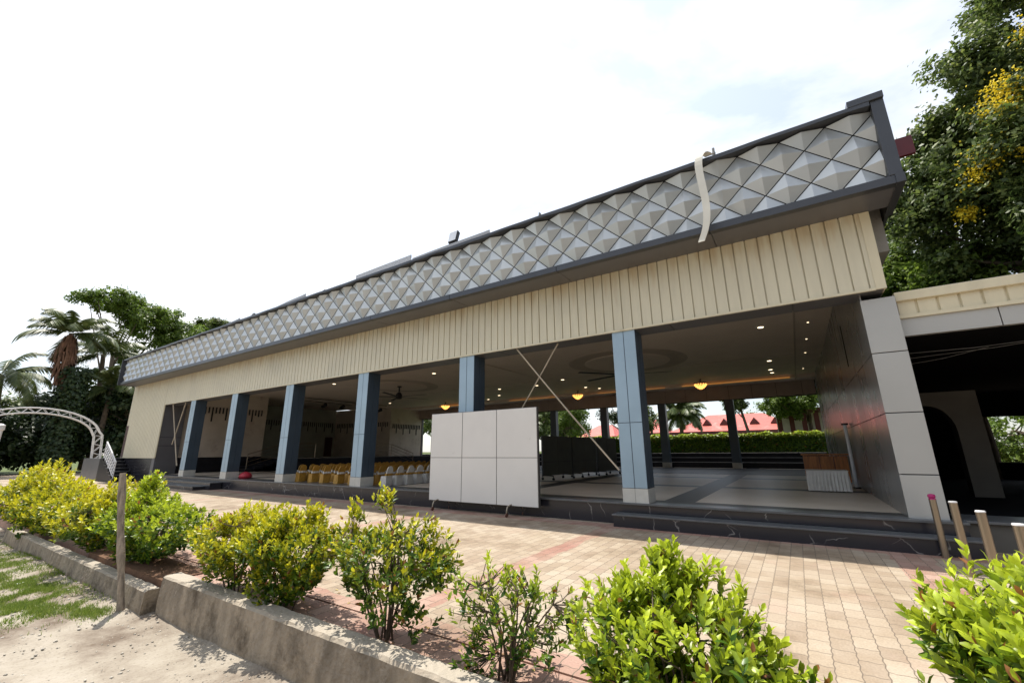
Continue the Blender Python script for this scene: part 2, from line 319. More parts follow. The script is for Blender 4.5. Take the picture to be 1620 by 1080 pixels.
def paving():
    mt, nt, p = newmat('interlocking_pavers'); N, L = nt.nodes, nt.links
    t = N.new('ShaderNodeTexCoord'); s = N.new('ShaderNodeSeparateXYZ'); L.new(t.outputs['Object'], s.inputs['Vector'])
    def M(op, a, b=None, c=None):
        q = N.new('ShaderNodeMath'); q.operation = op
        for i, z in enumerate((a, b, c)):
            if z is None: continue
            if isinstance(z, (int, float)): q.inputs[i].default_value = z
            else: L.new(z, q.inputs[i])
        return q.outputs[0]
    X, Y = s.outputs['X'], s.outputs['Y']
    # zig-zag edges of the interlocking blocks
    zx = M('MULTIPLY', M('PINGPONG', Y, .06), .14); zy = M('MULTIPLY', M('PINGPONG', X, .05), .25)
    cv = N.new('ShaderNodeCombineXYZ'); L.new(M('ADD', Y, zy), cv.inputs[0]); L.new(M('ADD', X, zx), cv.inputs[1])
    b = N.new('ShaderNodeTexBrick'); L.new(cv.outputs[0], b.inputs['Vector'])
    b.inputs['Scale'].default_value = 1; b.inputs['Brick Width'].default_value = .24; b.inputs['Row Height'].default_value = .15
    b.inputs['Mortar Size'].default_value = .0042; b.inputs['Mortar Smooth'].default_value = .2; b.inputs['Bias'].default_value = -.1
    b.inputs['Color1'].default_value = (0, 0, 0, 1); b.inputs['Color2'].default_value = (1, 1, 1, 1); b.inputs['Mortar'].default_value = (.5, .5, .5, 1)
    c = ramp(nt, b.outputs['Color'], [(0, (.295, .236, .175)), (.45, (.345, .283, .212)), (1, (.38, .322, .248))])
    cred = ramp(nt, b.outputs['Color'], [(0, (.30, .15, .12)), (1, (.38, .215, .18))])
    # red bands laid in the paving
    wob = N.new('ShaderNodeTexNoise'); wob.inputs['Scale'].default_value = 2.0; L.new(t.outputs['Object'], wob.inputs['Vector'])
    wv = M('MULTIPLY', M('SUBTRACT', wob.outputs['Fac'], .5), .25)
    def near(v, c0, hw): return M('LESS_THAN', M('ABSOLUTE', M('SUBTRACT', M('ADD', v, wv), c0)), hw)
    bands = [near(Y, 2.85, .42), near(Y, 8.75, .22), near(X, 1.05, .2)]
    xm = M('MODULO', M('ADD', X, 45.0+3.5+.0), 4.5)
    bands.append(near(xm, 0.02+.15, .15))
    red = bands[0]
    for q in bands[1:]: red = M('MAXIMUM', red, q)
    fad = N.new('ShaderNodeTexNoise'); fad.inputs['Scale'].default_value = 1.3; fad.inputs['Detail'].default_value = 6; L.new(t.outputs['Object'], fad.inputs['Vector'])
    redf = M('MULTIPLY', red, M('MULTIPLY_ADD', fad.outputs['Fac'], 1.3, -.05))
    patch = ramp(nt, fad.outputs['Fac'], [(.58, (0, 0, 0)), (.72, (.22,)*3)])
    redf = M('MAXIMUM', redf, patch)
    m1 = N.new('ShaderNodeMix'); m1.data_type = 'RGBA'; L.new(redf, m1.inputs['Factor']); L.new(c, m1.inputs['A']); L.new(cred, m1.inputs['B'])
    # stains
    st = N.new('ShaderNodeTexNoise'); st.inputs['Scale'].default_value = .7; st.inputs['Detail'].default_value = 9; st.inputs['Roughness'].default_value = .65; L.new(t.outputs['Object'], st.inputs['Vector'])
    sf = ramp(nt, st.outputs['Fac'], [(.34, (.55, .50, .44)), (.46, (.90, .87, .83)), (.55, (1, 1, 1)), (.75, (1.0, 1.0, 1.0))])
    m2 = N.new('ShaderNodeMix'); m2.data_type = 'RGBA'; m2.blend_type = 'MULTIPLY'; m2.inputs['Factor'].default_value = 1; L.new(m1.outputs['Result'], m2.inputs['A']); L.new(sf, m2.inputs['B'])
    fine = N.new('ShaderNodeTexNoise'); fine.inputs['Scale'].default_value = 60; fine.inputs['Detail'].default_value = 4; L.new(t.outputs['Object'], fine.inputs['Vector'])
    ff = ramp(nt, fine.outputs['Fac'], [(.3, (.85,)*3), (.7, (1.1,)*3)])
    m3 = N.new('ShaderNodeMix'); m3.data_type = 'RGBA'; m3.blend_type = 'MULTIPLY'; m3.inputs['Factor'].default_value = 1; L.new(m2.outputs['Result'], m3.inputs['A']); L.new(ff, m3.inputs['B'])
    m4 = N.new('ShaderNodeMix'); m4.data_type = 'RGBA'; L.new(b.outputs['Fac'], m4.inputs['Factor']); L.new(m3.outputs['Result'], m4.inputs['A']); m4.inputs['B'].default_value = (.15, .12, .09, 1)
    L.new(m4.outputs['Result'], p.inputs['Base Color']); p.inputs['Roughness'].default_value = .75; p.inputs['Specular IOR Level'].default_value = .3
    h = M('ADD', M('MULTIPLY', M('SUBTRACT', 1, b.outputs['Fac']), 1.0), M('MULTIPLY', fine.outputs['Fac'], .25))
    bp = N.new('ShaderNodeBump'); bp.inputs['Strength'].default_value = .6; bp.inputs['Distance'].default_value = .006; L.new(h, bp.inputs['Height']); L.new(bp.outputs['Normal'], p.inputs['Normal'])
    return mt
PAV = paving()

def dirtmat(name, stops, gs=.5, peb=True):
    mt, nt, p = newmat(name); N, L = nt.nodes, nt.links
    t = N.new('ShaderNodeTexCoord')
    a = N.new('ShaderNodeTexNoise'); a.inputs['Scale'].default_value = gs; a.inputs['Detail'].default_value = 10; a.inputs['Roughness'].default_value = .62; L.new(t.outputs['Object'], a.inputs['Vector'])
    c = ramp(nt, a.outputs['Fac'], stops)
    v = N.new('ShaderNodeTexVoronoi'); v.inputs['Scale'].default_value = 26; L.new(t.outputs['Object'], v.inputs['Vector'])
    pf = ramp(nt, v.outputs['Distance'], [(.12, (.62, .6, .58)), (.3, (1, 1, 1))])
    m = N.new('ShaderNodeMix'); m.data_type = 'RGBA'; m.blend_type = 'MULTIPLY'; m.inputs['Factor'].default_value = .55 if peb else .1
    L.new(c, m.inputs['A']); L.new(pf, m.inputs['B']); L.new(m.outputs['Result'], p.inputs['Base Color'])
    n2 = N.new('ShaderNodeTexNoise'); n2.inputs['Scale'].default_value = 25; n2.inputs['Detail'].default_value = 8; L.new(t.outputs['Object'], n2.inputs['Vector'])
    b = N.new('ShaderNodeBump'); b.inputs['Strength'].default_value = .8; b.inputs['Distance'].default_value = .02; L.new(n2.outputs['Fac'], b.inputs['Height']); L.new(b.outputs['Normal'], p.inputs['Normal'])
    p.inputs['Roughness'].default_value = .9; p.inputs['Specular IOR Level'].default_value = .2
    return mt
DIRT = dirtmat('dusty_road_dirt', [(.38, (.13, .10, .075)), (.48, (.23, .195, .155)), (.57, (.295, .26, .21)), (.7, (.335, .30, .25))], 1.3)
SOIL = dirtmat('planter_soil', [(.3, (.09, .05, .03)), (.7, (.18, .10, .06))], 2)
LAWN = dirtmat('far_lawn', [(.3, (.05, .08, .02)), (.7, (.10, .12, .04))], .8, False)
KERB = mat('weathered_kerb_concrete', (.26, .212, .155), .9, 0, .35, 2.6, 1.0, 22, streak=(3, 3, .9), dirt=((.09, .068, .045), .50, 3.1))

LEAF_Y = leafmat('golden_shrub_leaf', [(.025, .065, .007), (.07, .15, .012), (.20, .27, .018)], (.74, .68, .025), .4, .36)
LEAF_G = leafmat('bright_green_shrub_leaf', [(.018, .055, .007), (.06, .14, .012), (.18, .28, .02)], (.58, .68, .04), .36, .36)
TREE_G = leafmat('tree_leaf_green', [(.04, .065, .017), (.09, .135, .032), (.19, .23, .06)], None, .5, .48)
TREE_L = leafmat('tree_leaf_light', [(.06, .11, .015), (.12, .19, .025), (.2, .28, .04)], None, .5, .45)
TREE_D = leafmat('tree_leaf_dark', [(.012, .028, .010), (.025, .05, .014), (.05, .075, .02)], None, .5, .2)
PALML = leafmat('palm_leaf', [(.035, .06, .015), (.07, .10, .025), (.13, .15, .05)], None, .45, .2)
FLOW = leafmat('yellow_flower', [(.60, .45, .02), (.85, .68, .04)], None, .6, .3)
GRASS = leafmat('grass_blade', [(.09, .15, .02), (.17, .25, .03), (.30, .34, .08)], None, .5, .3)

# ================================================================== GROUND
def sheet(name, x0, y0, x1, y1, z, mt): return MB().add([(x0, y0, z), (x1, y0, z), (x1, y1, z), (x0, y1, z)], [(0, 1, 2, 3)]).build(name, mt)
# dusty ground, one sheet to the horizon, finely undulating near the camera
def ground():
    xs = np.concatenate([[-1500, -300, -120], np.linspace(-60, 20, 161), [60, 200, 1500]]); ys = np.concatenate([[-1200, -200, -40], np.linspace(-6, 2.35, 40), [2.5, 60, 400, 1800]])
    Xg, Yg = np.meshgrid(xs, ys); Z = -.3+.02*np.sin(Xg*1.7+Yg*.9)+.018*np.sin(Xg*.6-Yg*2.3)+.008*np.sin(Xg*5+Yg*6)
    Z = np.where(Yg > 2.4, -.3, Z); V = np.stack([Xg, Yg, Z], -1).reshape(-1, 3); nx = len(xs)
    i = np.arange(len(ys)-1)[:, None]*nx+np.arange(nx-1)[None]; F = np.stack([i, i+1, i+1+nx, i+nx], -1).reshape(-1, 4)
    return fast_mesh('ground', V, [F], DIRT, smooth=True)
struct(ground(), 'dusty pale dirt road in front of the low concrete kerb', 'ground')
struct(MB().box(-52, 3.02, -.5, 14, 11.5, 0).build('paved_forecourt', PAV), 'sunlit interlocking block paving with faded red bands before the hall', 'paving')
struct(MB().box(-52, 2.56, -.5, 14, 3.018, -.012).build('planting_strip', PAV), 'strip of pinkish paving the shrubs grow from behind the kerb', 'planting strip')
struct(MB().box(-9.5, 2.4, -.5, -6.6, 2.9, .004).build('soil_bed', SOIL), 'bare reddish soil under the shrubs beside the wooden post', 'soil')
struct(MB().box(-160, 29.6, -.5, 60, 170, 1.2).build('garden_terrace', LAWN), 'raised garden ground behind the hall carrying hedge and red roofed houses', 'garden ground')
struct(MB().box(-150, -60, -.45, -52.01, 29.5, -.05).build('grove_ground', LAWN), 'shaded ground under the palms beyond the white arch', 'ground')

# kerb: two lengths of cast concrete, each with slightly worn edges
def lit_top(mt, col):  # paints the sunlit look of upward faces into the base colour
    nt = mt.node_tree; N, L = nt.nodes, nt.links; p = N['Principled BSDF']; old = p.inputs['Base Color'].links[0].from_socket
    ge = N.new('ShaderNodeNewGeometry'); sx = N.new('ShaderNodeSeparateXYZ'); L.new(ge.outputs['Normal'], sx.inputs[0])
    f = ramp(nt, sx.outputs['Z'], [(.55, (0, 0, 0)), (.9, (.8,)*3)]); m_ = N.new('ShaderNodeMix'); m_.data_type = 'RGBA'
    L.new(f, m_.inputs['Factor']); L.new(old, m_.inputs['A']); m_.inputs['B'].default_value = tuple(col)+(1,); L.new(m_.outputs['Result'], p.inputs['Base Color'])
lit_top(KERB, (.36, .32, .26))
def kerb(name, x0, x1, y0, y1, z0, z1, label):
    xs = np.arange(x0, x1+.001, .12); v = []; f = []
    for k, x in enumerate(xs):
        j = [random.uniform(-.008, .008) for _ in range(6)]
        v += [(x, y0+j[0], z0), (x, y0+j[1], (z0+z1)/2), (x, y0+.012+j[2]*.6, z1-.02), (x, y0+.035+j[2], z1+j[3]*.6), (x, y1-.02, z1+j[4]*.6), (x, y1, z1-.02+j[5]*.3), (x, y1, z0)]
        if k:
            a = (k-1)*7; b = k*7
            f += [(a+i, b+i, b+i+1, a+i+1) for i in range(6)]
    n = len(v); f += [tuple(range(7)), tuple(range(n-1, n-8, -1))]
    return tag(MB().add(v, f).build(name, KERB, bevel=0), label, 'kerb')
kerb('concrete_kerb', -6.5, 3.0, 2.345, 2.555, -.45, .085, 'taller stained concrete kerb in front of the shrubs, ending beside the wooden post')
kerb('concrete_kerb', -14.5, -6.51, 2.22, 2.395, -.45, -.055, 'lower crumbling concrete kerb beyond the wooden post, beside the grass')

# ================================================================== HALL
XL, XR, YF, YR, ZF, ZB, ZC = -34.2, 1.65, 9.1, 27.6, .42, 4.1, 5.05
hall = thing('banquet_hall', 'long open banquet hall with silver diamond fascia, cream cladding and slate blue columns', 'hall', (-14, YF, 0))
def part(mb, name, mt, parent=None, **k): return mb.build(name, mt, parent or hall, **k)
part(MB().box(-29.0, YF, -.4, 1.9, YR+1.2, ZF-.012), 'plinth', MARBLE)
part(MB().box(-28.98, YF-.015, ZF-.010, 1.92, YR+1.2, ZF), 'floor', HFLOOR)
part(MB().box(-28.98, YF-.03, ZF-.035, 1.92, YF+.32, ZF+.004), 'floor_edge', NOSE, bevel=.006)
part(MB().box(-28.0, 21.0, ZF+.001, 1.25, 27.2, ZF+.006), 'black_floor_border', BLACKST)
# steps
part(MB().box(-3.3, YF-.38, -.3, 2.0, YF-.04, .205), 'entrance_step', MARBLE)
part(MB().box(-3.32, YF-.40, .206, 2.02, YF-.04, .236), 'step_tread', NOSE, bevel=.006)
for k in range(2):
    part(MB().box(-27.4+.5*k, YF-.9+.42*k, -.3, -21.3+.5*k, YF-.04, .12+.14*k), 'side_step', MARBLE)
    part(MB().box(-27.42+.5*k, YF-.92+.42*k, .121+.14*k, -21.28+.5*k, YF-.04, .146+.14*k), 'step_tread', NOSE, bevel=.006)
# front columns
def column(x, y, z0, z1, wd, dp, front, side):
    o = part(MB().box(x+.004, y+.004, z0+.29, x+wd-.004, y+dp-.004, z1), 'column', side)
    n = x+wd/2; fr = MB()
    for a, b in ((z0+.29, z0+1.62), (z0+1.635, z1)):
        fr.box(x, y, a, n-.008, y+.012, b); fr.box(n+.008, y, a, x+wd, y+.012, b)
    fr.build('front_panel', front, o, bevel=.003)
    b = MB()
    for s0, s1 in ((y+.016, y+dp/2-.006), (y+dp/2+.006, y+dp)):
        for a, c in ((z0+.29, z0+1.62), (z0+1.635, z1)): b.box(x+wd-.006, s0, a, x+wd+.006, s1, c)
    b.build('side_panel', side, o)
    MB().box(x-.006, y-.006, z0, x+wd/2-.003, y+dp, z0+.283).box(x+wd/2+.003, y-.006, z0, x+wd+.008, y+dp, z0+.283).build('base_tile', TILE, o)
    MB().box(x+.002, y-.003, z0+.001, x+wd-.002, y+dp-.01, z0+.2895).build('tile_joint', JOINT, o)
    return o
CX = [-3.2, -7.75, -12.26, -16.75, -21.2, -25.5]
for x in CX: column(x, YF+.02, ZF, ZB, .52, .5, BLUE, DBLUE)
# right end pillar, in stacked pale panels, and glossy side wall behind it
pl = part(MB().box(1.32, YF+.171, ZF+.002, 1.74, YF+.6, 3.99), 'end_pillar', JOINT)
for a, b in ((ZF, 1.06), (1.075, 2.02), (2.035, 3.02), (3.035, 3.98)):
    MB().box(1.29, YF+.14, a, 1.755, YF+.17, b).build('pillar_panel', PILL, pl, bevel=.004)
rw = part(MB().box(1.315, YF+.71, ZF, 1.6, YR+.4, ZC+.3), 'side_wall', JOINT)
for z0, z1 in ((ZF+.001, 2.02), (2.035, 3.02), (3.035, ZC+.2)):
    yy = YF+.173
    b = MB()
    while yy < YR+.3:
        b.box(1.298, yy, z0, 1.318, min(yy+1.19, YR+.4), z1); yy += 1.2
    b.build('wall_panel', DWALL, rw)
part(MB().box(1.29, 12.6, 3.35, 1.297, 12.7, 4.35), 'wall_slot', JOINT)
# beam, ceiling
bm_ = MB(); xs_ = [-28.8+2.24*i for i in range(14)]
for i, x in enumerate(xs_): bm_.box(x, YF+.03, ZB-.015, min(x+2.225, 1.62), YF+.62, ZB+.012)
part(bm_, 'beam_soffit_panel', MGREY)
part(MB().box(-28.9, YF+.04, ZB+.013, 1.62, YF+.6, ZC), 'front_beam', DGREY)
# ceiling with a raised cove band towards the rear
ce = part(MB().box(-34, YF+.62, ZC, 1.3, 23.2, ZC+.12).box(-34, 23.2, ZC+.18, 1.3, 26.4, ZC+.3).box(-34, 26.4, ZC, 1.3, YR+.3, ZC+.12)
     .box(-34, 23.14, ZC+.12, 1.3, 23.2, ZC+.3).box(-34, 26.4, ZC+.12, 1.3, 26.46, ZC+.3), 'ceiling', CEIL)
for q in ((-5.2, 26.32, ZC+.02, .2, 26.385, ZC+.06), (-10.5, 26.33, ZC+.03, -6.2, 26.385, ZC+.05), (-17.5, 26.33, ZC+.03, -13.5, 26.385, ZC+.05), (-24.5, 26.32, ZC+.02, -20.5, 26.385, ZC+.06), (-5.5, 23.21, ZC+.1, -1.5, 23.25, ZC+.12)): part(MB().box(*q), 'cove_light', COVE)
part(MB().box(.42, YF+.7, ZC-.02, .47, 26.9, ZC-.001).box(-33, 19.4, ZC-.012, .41, 19.44, ZC-.001).box(-10.6, YF+.7, ZC-.011, -10.56, 19.3, ZC-.001), 'ceiling_trim', MEDAL)
for cx, cy, r in ((-5.5, 17.2, 2.4), (-18.2, 16.2, 2.2)):
    part(MB().lathe([(r, -.02), (r, -.002)], 48, (cx, cy, ZC)), 'ceiling_medallion', MEDAL)
    part(MB().lathe([(r*.72, -.045), (r*.72, -.021)], 48, (cx, cy, ZC)), 'ceiling_medallion', CEIL)
# rear beam and columns
b = MB(); x = -28.0
while x < 1.2: b.box(x, YR-.02, 4.28, min(x+1.18, 1.25), YR, ZC-.005); x += 1.195
part(MB().box(-28.02, YR, 4.27, 1.28, YR+.5, ZC-.003), 'rear_beam', JOINT)
part(b, 'rear_beam_panel', BROWNBEAM)
for x in (-3.2, -7.05, -10.9, -14.75, -18.6, -22.5): 
    o = part(MB().box(x, YR+.01, ZF, x+.45, YR+.4, 4.268), 'rear_column', DBLUE)
    MB().box(x-.01, YR-.008, ZF, x+.46, YR+.42, ZF+.3).build('base_tile', TILE, o)
for k, (y, z) in enumerate(((YR+.45, .72), (YR+.85, .98), (YR+1.25, 1.24))):
    part(MB().box(-29, y, ZF, 1.28, y+.8, z), 'rear_step', BLACKST)
    part(MB().box(-29, y-.012, z+.001, 1.28, y+.4, z+.016), 'rear_step_nosing', NOSEL)
# end walls (left) and stage
def wallY(x0, y0, x1, y1, z0, z1, mt, name='inner_wall', t=.12):
    d = Vector((x1-x0, y1-y0, 0)).normalized(); n = Vector((d.y, -d.x, 0))*t
    return part(MB().prism([(x0, y0), (x1, y1), (x1-n.x, y1-n.y), (x0-n.x, y0-n.y)], 'z', z0, z1), name, mt)
part(MB().box(-29.3, YF+.03, 0, -28.9, YF+1.05, ZB+.5), 'left_return_panel', MGREY)
part(MB().box(-28.897, YF+.02, 1.9, -28.893, YF+1.05, 1.915).box(-28.897, YF+.02, 2.35, -28.893, YF+1.05, 2.365), 'return_joint', JOINT)
wallY(-29, YF+1.06, -29, 14.7, 1.27, ZC, WALLIN)
wallY(-28.99, YF+1.06, -28.99, 14.7, ZF, 1.268, BLACKST, 'black_dado')
wallY(-29, 14.71, -34, 15.4, ZF, ZC, WALLIN)
wallY(-34, 15.41, -34, 23.3, ZF, ZC, WALLD)
wallY(-34, 23.31, -28.01, 24.3, ZF, ZC, WALLIN)
wallY(-28, 24.31, -28, YR+.3, 1.1, ZC, WALLIN)
part(MB().box(-28.3, YR+.31, ZF, -27.95, YR+.5, ZC), 'rear_corner_post', MGREY)
# black zig-zag bars along the walls
def bars(x0, y0, x1, y1, zt, sp=.19, wd=.075):
    d = Vector((x1-x0, y1-y0, 0)); Ln = d.length; d.normalize(); n = Vector((d.y, -d.x, 0)); b = MB(); k = 0; s = .15
    H = [.36, .36, .75, .36, .42, .36, .85, .36]
    while s < Ln-.2:
        h = H[k % len(H)]; p0 = Vector((x0, y0, 0))+d*s; p1 = p0+d*wd; q0 = p0+n*.03; q1 = p1+n*.03
        b.add([(p0.x, p0.y, zt-h), (p1.x, p1.y, zt-h), (q1.x, q1.y, zt-h), (q0.x, q0.y, zt-h), (p0.x, p0.y, zt), (p1.x, p1.y, zt), (q1.x, q1.y, zt), (q0.x, q0.y, zt)],
              [(0,3,2,1),(4,5,6,7),(0,1,5,4),(1,2,6,5),(2,3,7,6),(3,0,4,7)]); s += sp; k += 1
    p0 = Vector((x0, y0, 0))+d*.1; p1 = Vector((x1, y1, 0))-d*.1; q0 = p0+n*.034; q1 = p1+n*.034
    part(b, 'wall_bars', BLACKM)
bars(-28.995, 10.2, -28.995, 14.6, 4.17)
bars(-33.995, 15.6, -33.995, 23.2, 3.97)
bars(-33.9, 23.33, -28.1, 24.29, 3.9)
bars(-27.995, 24.4, -27.995, YR+.2, 3.75)
part(MB().box(-33.99, 22.4, 1.15, -33.94, 23.1, 2.75), 'stage_door', DOORRED)
part(MB().box(-33.95, 15.45, ZF+.003, -26.5, 23.2, 1.12).box(-27.95, 23.2, ZF+.004, -26.5, YR-.1, 1.12), 'stage', BLACKST)
part(MB().box(-33.95, 15.42, 1.121, -26.45, 23.2, 1.16).box(-27.95, 23.2, 1.121, -26.45, YR-.08, 1.16), 'stage_edge', CONC)
s_ = MB()
for k in range(5): s_.box(-28.8, 12.9+.5*k, ZF+.002, -27.0, 15.40, ZF+.14*(k+1))
part(s_, 'stage_stairs', BLACKST)
def railing(pts, z, n=4, h=.9, label_parent=None, mt=STEEL, r=.02, posts=None):
    """rails following pts (x,y,zfoot)"""
    b = MB()
    for k in range(n):
        hh = h*(k+1)/n; b.tube([(p[0], p[1], p[2]+hh) for p in pts], r*(1.3 if k == n-1 else .7), 6)
    for p in pts: b.tube([(p[0], p[1], p[2]), (p[0], p[1], p[2]+h)], r, 6)
    return b
rl = thing('stair_railing', 'thin metal railing up the stage steps between second and third column', 'railing', (-27, 13, ZF))
railing([(-27.05, 12.95, ZF+.1), (-27.05, 15.0, 1.12), (-27.05, 17.2, 1.16)], 0, label_parent=rl).build('rail', STEEL, rl)
rl = thing('stair_railing', 'thin metal railing at the far end of the stage before the barred wall', 'railing', (-27, 24, 1.16))
railing([(-26.9, 20.6, 1.16), (-26.9, 23.6, 1.16), (-25.6, 24.7, ZF+.05)], 0).build('rail', STEEL, rl)
# left end wall below cladding: marble base and outside stairs
part(MB().box(XL, YF+.03, 0, -29.31, YF+.4, 1.262), 'marble_base', MARBLE)
part(MB().box(XL+.02, YF+.04, 1.263, XL+.07, YR, ZC), 'left_side_wall', CREAM)
part(MB().box(XL-.02, YF-.002, 1.27, XL+.38, YF+.015, 3.15), 'side_door_frame', DOORRED)
# cladding: vertical ribbed sheet
def clad(x0, x1, z0, z1, name, yf=YF, sp=.218, h=.035):
    b = MB(); x = x0; poly = []
    while x < x1-.01:
        e = min(x+sp, x1); poly += [(x, yf+h), (x+.004, yf), (max(e-.022, x+.02), yf), (max(e-.018, x+.03), yf+h)]; x = e
    poly.append((x1, yf+h)); v = [(p[0], p[1], z0) for p in poly]+[(p[0], p[1], z1) for p in poly]; n = len(poly)
    b.add(v, [(i, i+1, n+i+1, n+i) for i in range(n-1)]); return part(b, name, CLAD)
cl = clad(-28.85, XR-.1, ZB+.03, 5.56, 'cladding')
MB().box(XR-.13, YF-.012, ZB-.0, XR+.01, YF+.06, 5.55).build('corner_trim', CREAM, cl)
MB().box(-28.86, YF-.02, ZB-.012, XR-.132, YF+.025, ZB+.032).build('bottom_trim', CREAM, cl)
MB().box(XR-.05, YF+.061, ZB, XR, YR, 5.55).build('side_cladding', CREAM, cl)
c2 = clad(XL, -28.86, 1.29, 5.56, 'end_cladding')
MB().box(XL-.01, YF-.012, 1.262, -28.862, YF+.025, 1.29).build('bottom_trim', CREAM, c2)
part(MB().box(-28.85, YF+.065, ZC+.121, XR-.06, YF+.12, 5.6), 'cladding_backing', JOINT)
# fascia
FY, FB, FX0, FX1, FZ0, FZ1 = 8.3, 8.43, -34.0, 2.02, 5.71, 7.04
def fascia_panels():
    W, h = .70, (FZ1-FZ0)/4; x0c, x1c = FX0+.03, 1.865; V = []; F = []; g = .010; dep = .115
    kmin = int(math.floor((x0c-1.23)/W))-2; kmax = int(math.ceil((x1c-1.23)/W))+2
    def clip(poly, fn):
        out = []
        for i in range(len(poly)):
            a, b = poly[i], poly[(i+1) % len(poly)]; fa, fb = fn(a), fn(b)
            if fa >= 0: out.append(a)
            if (fa >= 0) != (fb >= 0):
                t = fa/(fa-fb); out.append(tuple(a[j]+(b[j]-a[j])*t for j in range(3)))
        return out
    for r in range(5):             # centres at height FZ0 + r*h
        for k in range(kmin, kmax):
            cx = 1.23+W*k+(W/2 if r % 2 == 0 else 0); cz = FZ0+r*h
            jj = random.uniform(-.012, .012)
            A = (cx+random.uniform(-.01, .01), FB-dep+jj, cz+random.uniform(-.008, .008)); gx, gz = g*1.6, g
            c = [(cx+W/2-gx, FB, cz), (cx, FB, cz+h-gz), (cx-W/2+gx, FB, cz), (cx, FB, cz-h+gz)]
            for i in range(4):
                tri = [A, c[i], c[(i+1) % 4]]
                for fn in (lambda p: p[0]-x0c, lambda p: x1c-p[0], lambda p: p[2]-FZ0, lambda p: FZ1-p[2]):
                    tri = clip(tri, fn) if tri else tri
                if len(tri) >= 3:
                    o = len(V); V += tri; F.append(tuple(range(o, o+len(tri))))
    return MB().add(V, F)
fa = part(MB().box(FX0, FB+.004, FZ0-.02, 1.88, FB+.06, FZ1+.02), 'fascia', JOINT)
o = fascia_panels().build('diamond_panels', PANEL, fa)
b = MB(); x = FX0-.02
while x < 2.0:                                             # lower trim in lengths, then the top trim
    e = min(x+3.32, 2.0); b.box(x, FY-.02, 5.555, e-.012, FY+.13, FZ0-.012); x = e
b.build('lower_trim', DGREY, fa, bevel=.004)
b = MB(); x = FX0
while x < 1.99:
    e = min(x+3.32, 2.02); b.box(x, FY+.131, 5.562, e-.012, YF+.03, 5.575); x = e
b.build('soffit', MGREY, fa)
# wavy thin top flashing
b = MB(); x = FX0-.03; pv = None; vv = []; ff = []; k = 0
while x <= 1.86:
    dz = .012*math.sin(x*2.1)+.008*math.sin(x*5.3)
    vv += [(x, FY-.06, FZ1+.02+dz), (x, FY-.06, FZ1+.095+dz*.3), (x, FY+.5, FZ1+.12), (x, FY+.5, FZ1+.03)]
    if k: a = 4*(k-1); c_ = 4*k; ff += [(a+i, c_+i, c_+(i+1) % 4, a+(i+1) % 4) for i in range(4)]
    x += .175; k += 1
n = len(vv); ff += [(0, 1, 2, 3), (n-1, n-2, n-3, n-4)]
MB().add(vv, ff).build('top_flashing', DGREY, fa)
MB().box(1.862, FY-.03, 5.70, 2.035, FY+.8, 7.13).build('end_trim', DGREY, fa, bevel=.006)
MB().box(1.56, FY-.07, 7.132, 2.04, FY+.8, 7.255).build('corner_cap', DGREY, fa, bevel=.005)
MB().box(1.93, FY-.04, 5.545, 2.045, YF+.4, 5.699).build('lower_end_trim', DGREY, fa, bevel=.006)
MB().box(1.97, FY+.81, 5.6, 2.02, YR+.4, 7.2).build('side_fascia', DGREY, fa)
MB().box(FX0-.06, FY-.12, 5.54, FX0-.005, YR+.4, 7.1).build('left_end_trim', DGREY, fa)
# roof slab closes the hall so that no daylight leaks inside
part(MB().box(FX0, FY+.55, 6.75, 1.96, YR+1.6, 6.95), 'roof', ROOFD)
part(MB().box(-34.2, YR+.32, ZC-.002, 1.9, YR+1.6, 6.74), 'rear_upper_wall', CONC)
part(MB().box(1.61, YF+.7, 5.0, 1.95, YR, 6.74), 'side_upper_wall', CONC)
part(MB().box(-34.19, YR+.1, 0, -28.35, YR+.31, ZC), 'rear_left_wall', CONC)
# small things left on the roof edge
def roofbit(x0, x1, z0, z1, mt, label, name='roof_sheet', y=8.6, sk=.04):
    o = MB().prism([(x0, z0), (x1, z0), (x1+sk*.2, z1+sk*.3), (x1-.25, z1+sk*.1), ((x0+x1)/2, z1-sk*.2), (x0+.03, z1-sk)], 'y', y, y+.03).build(name, mt)
    return tag(o, label, 'roof sheet')
roofbit(-12.2, -9.45, 7.0, 7.56, SPECK, 'speckled pale metal sheet standing on the roof edge, left of the floodlight')
roofbit(-9.4, -6.35, 7.0, 7.47, ROOFM, 'plain grey metal strip on the roof edge below the floodlight')
roofbit(-17.6, -15.3, 7.0, 7.48, ROOFM, 'tilted grey metal sheet on the roof edge above the third column', sk=.12)
roofbit(-23.0, -20.5, 7.0, 7.42, ROOFM, 'thin pale sheet on the far roof edge near the trees', sk=.16)
roofbit(-31.5, -29.5, 7.0, 7.36, ROOFD, 'dark sheet at the far left end of the roof edge', sk=.1)
fl = thing('floodlight', 'small square floodlight standing on the roof edge above the middle columns', 'floodlight', (-7.8, 8.7, 7.0))
MB().box(-7.86, 8.72, 7.0, -7.84, 8.75, 7.62).box(-7.66, 8.72, 7.0, -7.64, 8.75, 7.62).build('bracket', BLACKM, fl)
MB().prism([(8.62, 7.55), (8.70, 7.50), (8.80, 7.85), (8.70, 7.90)], 'x', -7.9, -7.58).build('lamp_housing', BLACKM, fl)
MB().prism([(8.605, 7.56), (8.612, 7.56), (8.692, 7.885), (8.685, 7.89)], 'x', -7.88, -7.6).build('lens', GLASSL, fl)
